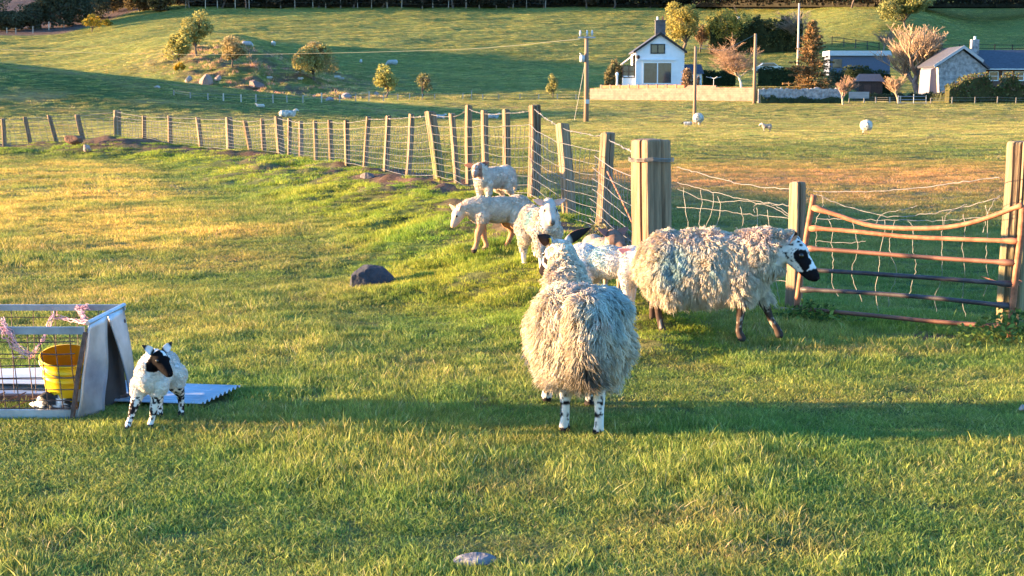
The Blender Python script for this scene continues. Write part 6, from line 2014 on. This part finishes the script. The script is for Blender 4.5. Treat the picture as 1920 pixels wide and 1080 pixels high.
pole('thin plain pole in the lower field in front of the block wall', 1302, 233, 87, 6, 2)
pole('thin plain pole at the right end of the block wall', 1414, 194, 63, 6, 3)
p_ = W(1496, 110, 226); p_[2] = float(ground_h(p_[0], 226))
o = empty('utility_pole', tuple(p_), 'pale slim pole rising behind the brown spruce', 'pole')
MB().tube([(0, 0, -.3), (0, 0, W(1496, 6, 226)[2] - p_[2])], [.2, .13], 10).link('post', mat('pale_pole', (.42, .33, .28), rough=.9, var=.1), o, True)
def line(label, pts, r=.02):
    P = np.array(pts); n = 30; t = np.linspace(0, len(P) - 1, n)
    Q = np.stack([np.interp(t, range(len(P)), P[:, a]) for a in range(3)], 1)
    for _ in range(3): Q[1:-1] = (Q[:-2] + Q[1:-1] + Q[2:]) / 3
    o = MB().tube(Q, r, 4, caps=False).link('power_line', mat('cable', (.22, .21, .16), rough=.6, var=0), None, False, at=Q[0])
    return tag(o, label, 'power line')
pA_ = W(1088, 73, pole1[0][1])
line('pale electricity cable crossing the hillside from the tall pole to the left edge', [pA_, W(900, 92, 150), W(650, 99, 166), W(430, 103, 180), W(180, 100, 196), W(-120, 88, 215)], .013)
pB_ = W(1302, 89, pick(1302, 233)[1])
line('thin cable sagging from the thin middle pole to the pole at the wall end', [pB_, W(1358, 95, 150), W(1414, 66, pick(1414, 194)[1])], .014)

# belt of scrub along the very top of the hillside
belt = hedge('far_wood', None, [pick(225, 15), pick(420, 12), pick(700, 12), pick(1000, 12), pick(1300, 12), pick(1650, 12), pick(2100, 12)], 4.5, 9.0, [(.035, .028, .02), (.028, .028, .016), (.05, .04, .025)], 220, n=70000, leaf=.5, rag=.7, cat=None, core=.12)
for o_k in ('label', 'category'):
    if o_k in belt: del belt[o_k]
tag(belt, 'belt of dark scrub and bracken along the top of the hillside', 'scrub', kind='stuff')

# weeds by the gate posts
def weeds(label, x, y, w, h, n, seed, cols=((.10, .17, .035), (.16, .22, .05), (.06, .11, .03))):
    g = np.random.default_rng(seed)
    P = np.stack([g.normal(0, w / 2.4, n), g.normal(0, w / 3.5, n), g.uniform(0, 1, n) ** .8 * h], 1)
    P[:, 2] *= np.clip(1.1 - np.abs(P[:, 0]) / w, .2, 1)
    V, Q, C = quads(P, .022, g, np.array(cols)[g.integers(0, 3, n)] * g.uniform(.7, 1.3, (n, 1)), .5)
    A = np.stack([P[:: 9, 0] * .7, P[:: 9, 1] * .7, np.zeros(len(P[:: 9]))], 1)
    SV, SQ, SC = prisms(A, P[:: 9], np.full(len(A), .003), np.full(len(A), .0015), np.tile([[.12, .15, .04]], (len(A), 1)))
    me = fastmesh('weeds', np.concatenate([V, SV]), np.concatenate([Q, SQ + len(V)]), np.concatenate([C, SC]))
    o = link_mesh('weeds', me, LEAF, None); o.location = onground(x, y)
    return tag(o, label, 'weeds')
weeds('leafy green weeds growing round the foot of the right gate upright', 3.28, 9.62, .5, .22, 700, 1)
weeds('low leafy weeds at the left foot of the rusty gate', 2.16, 10.6, .4, .13, 380, 2)
weeds('sprig of dry weeds in the bank beside the last netting posts', .80, 13.6, .3, .2, 200, 3, ((.2, .16, .08), (.14, .15, .05), (.24, .2, .12)))
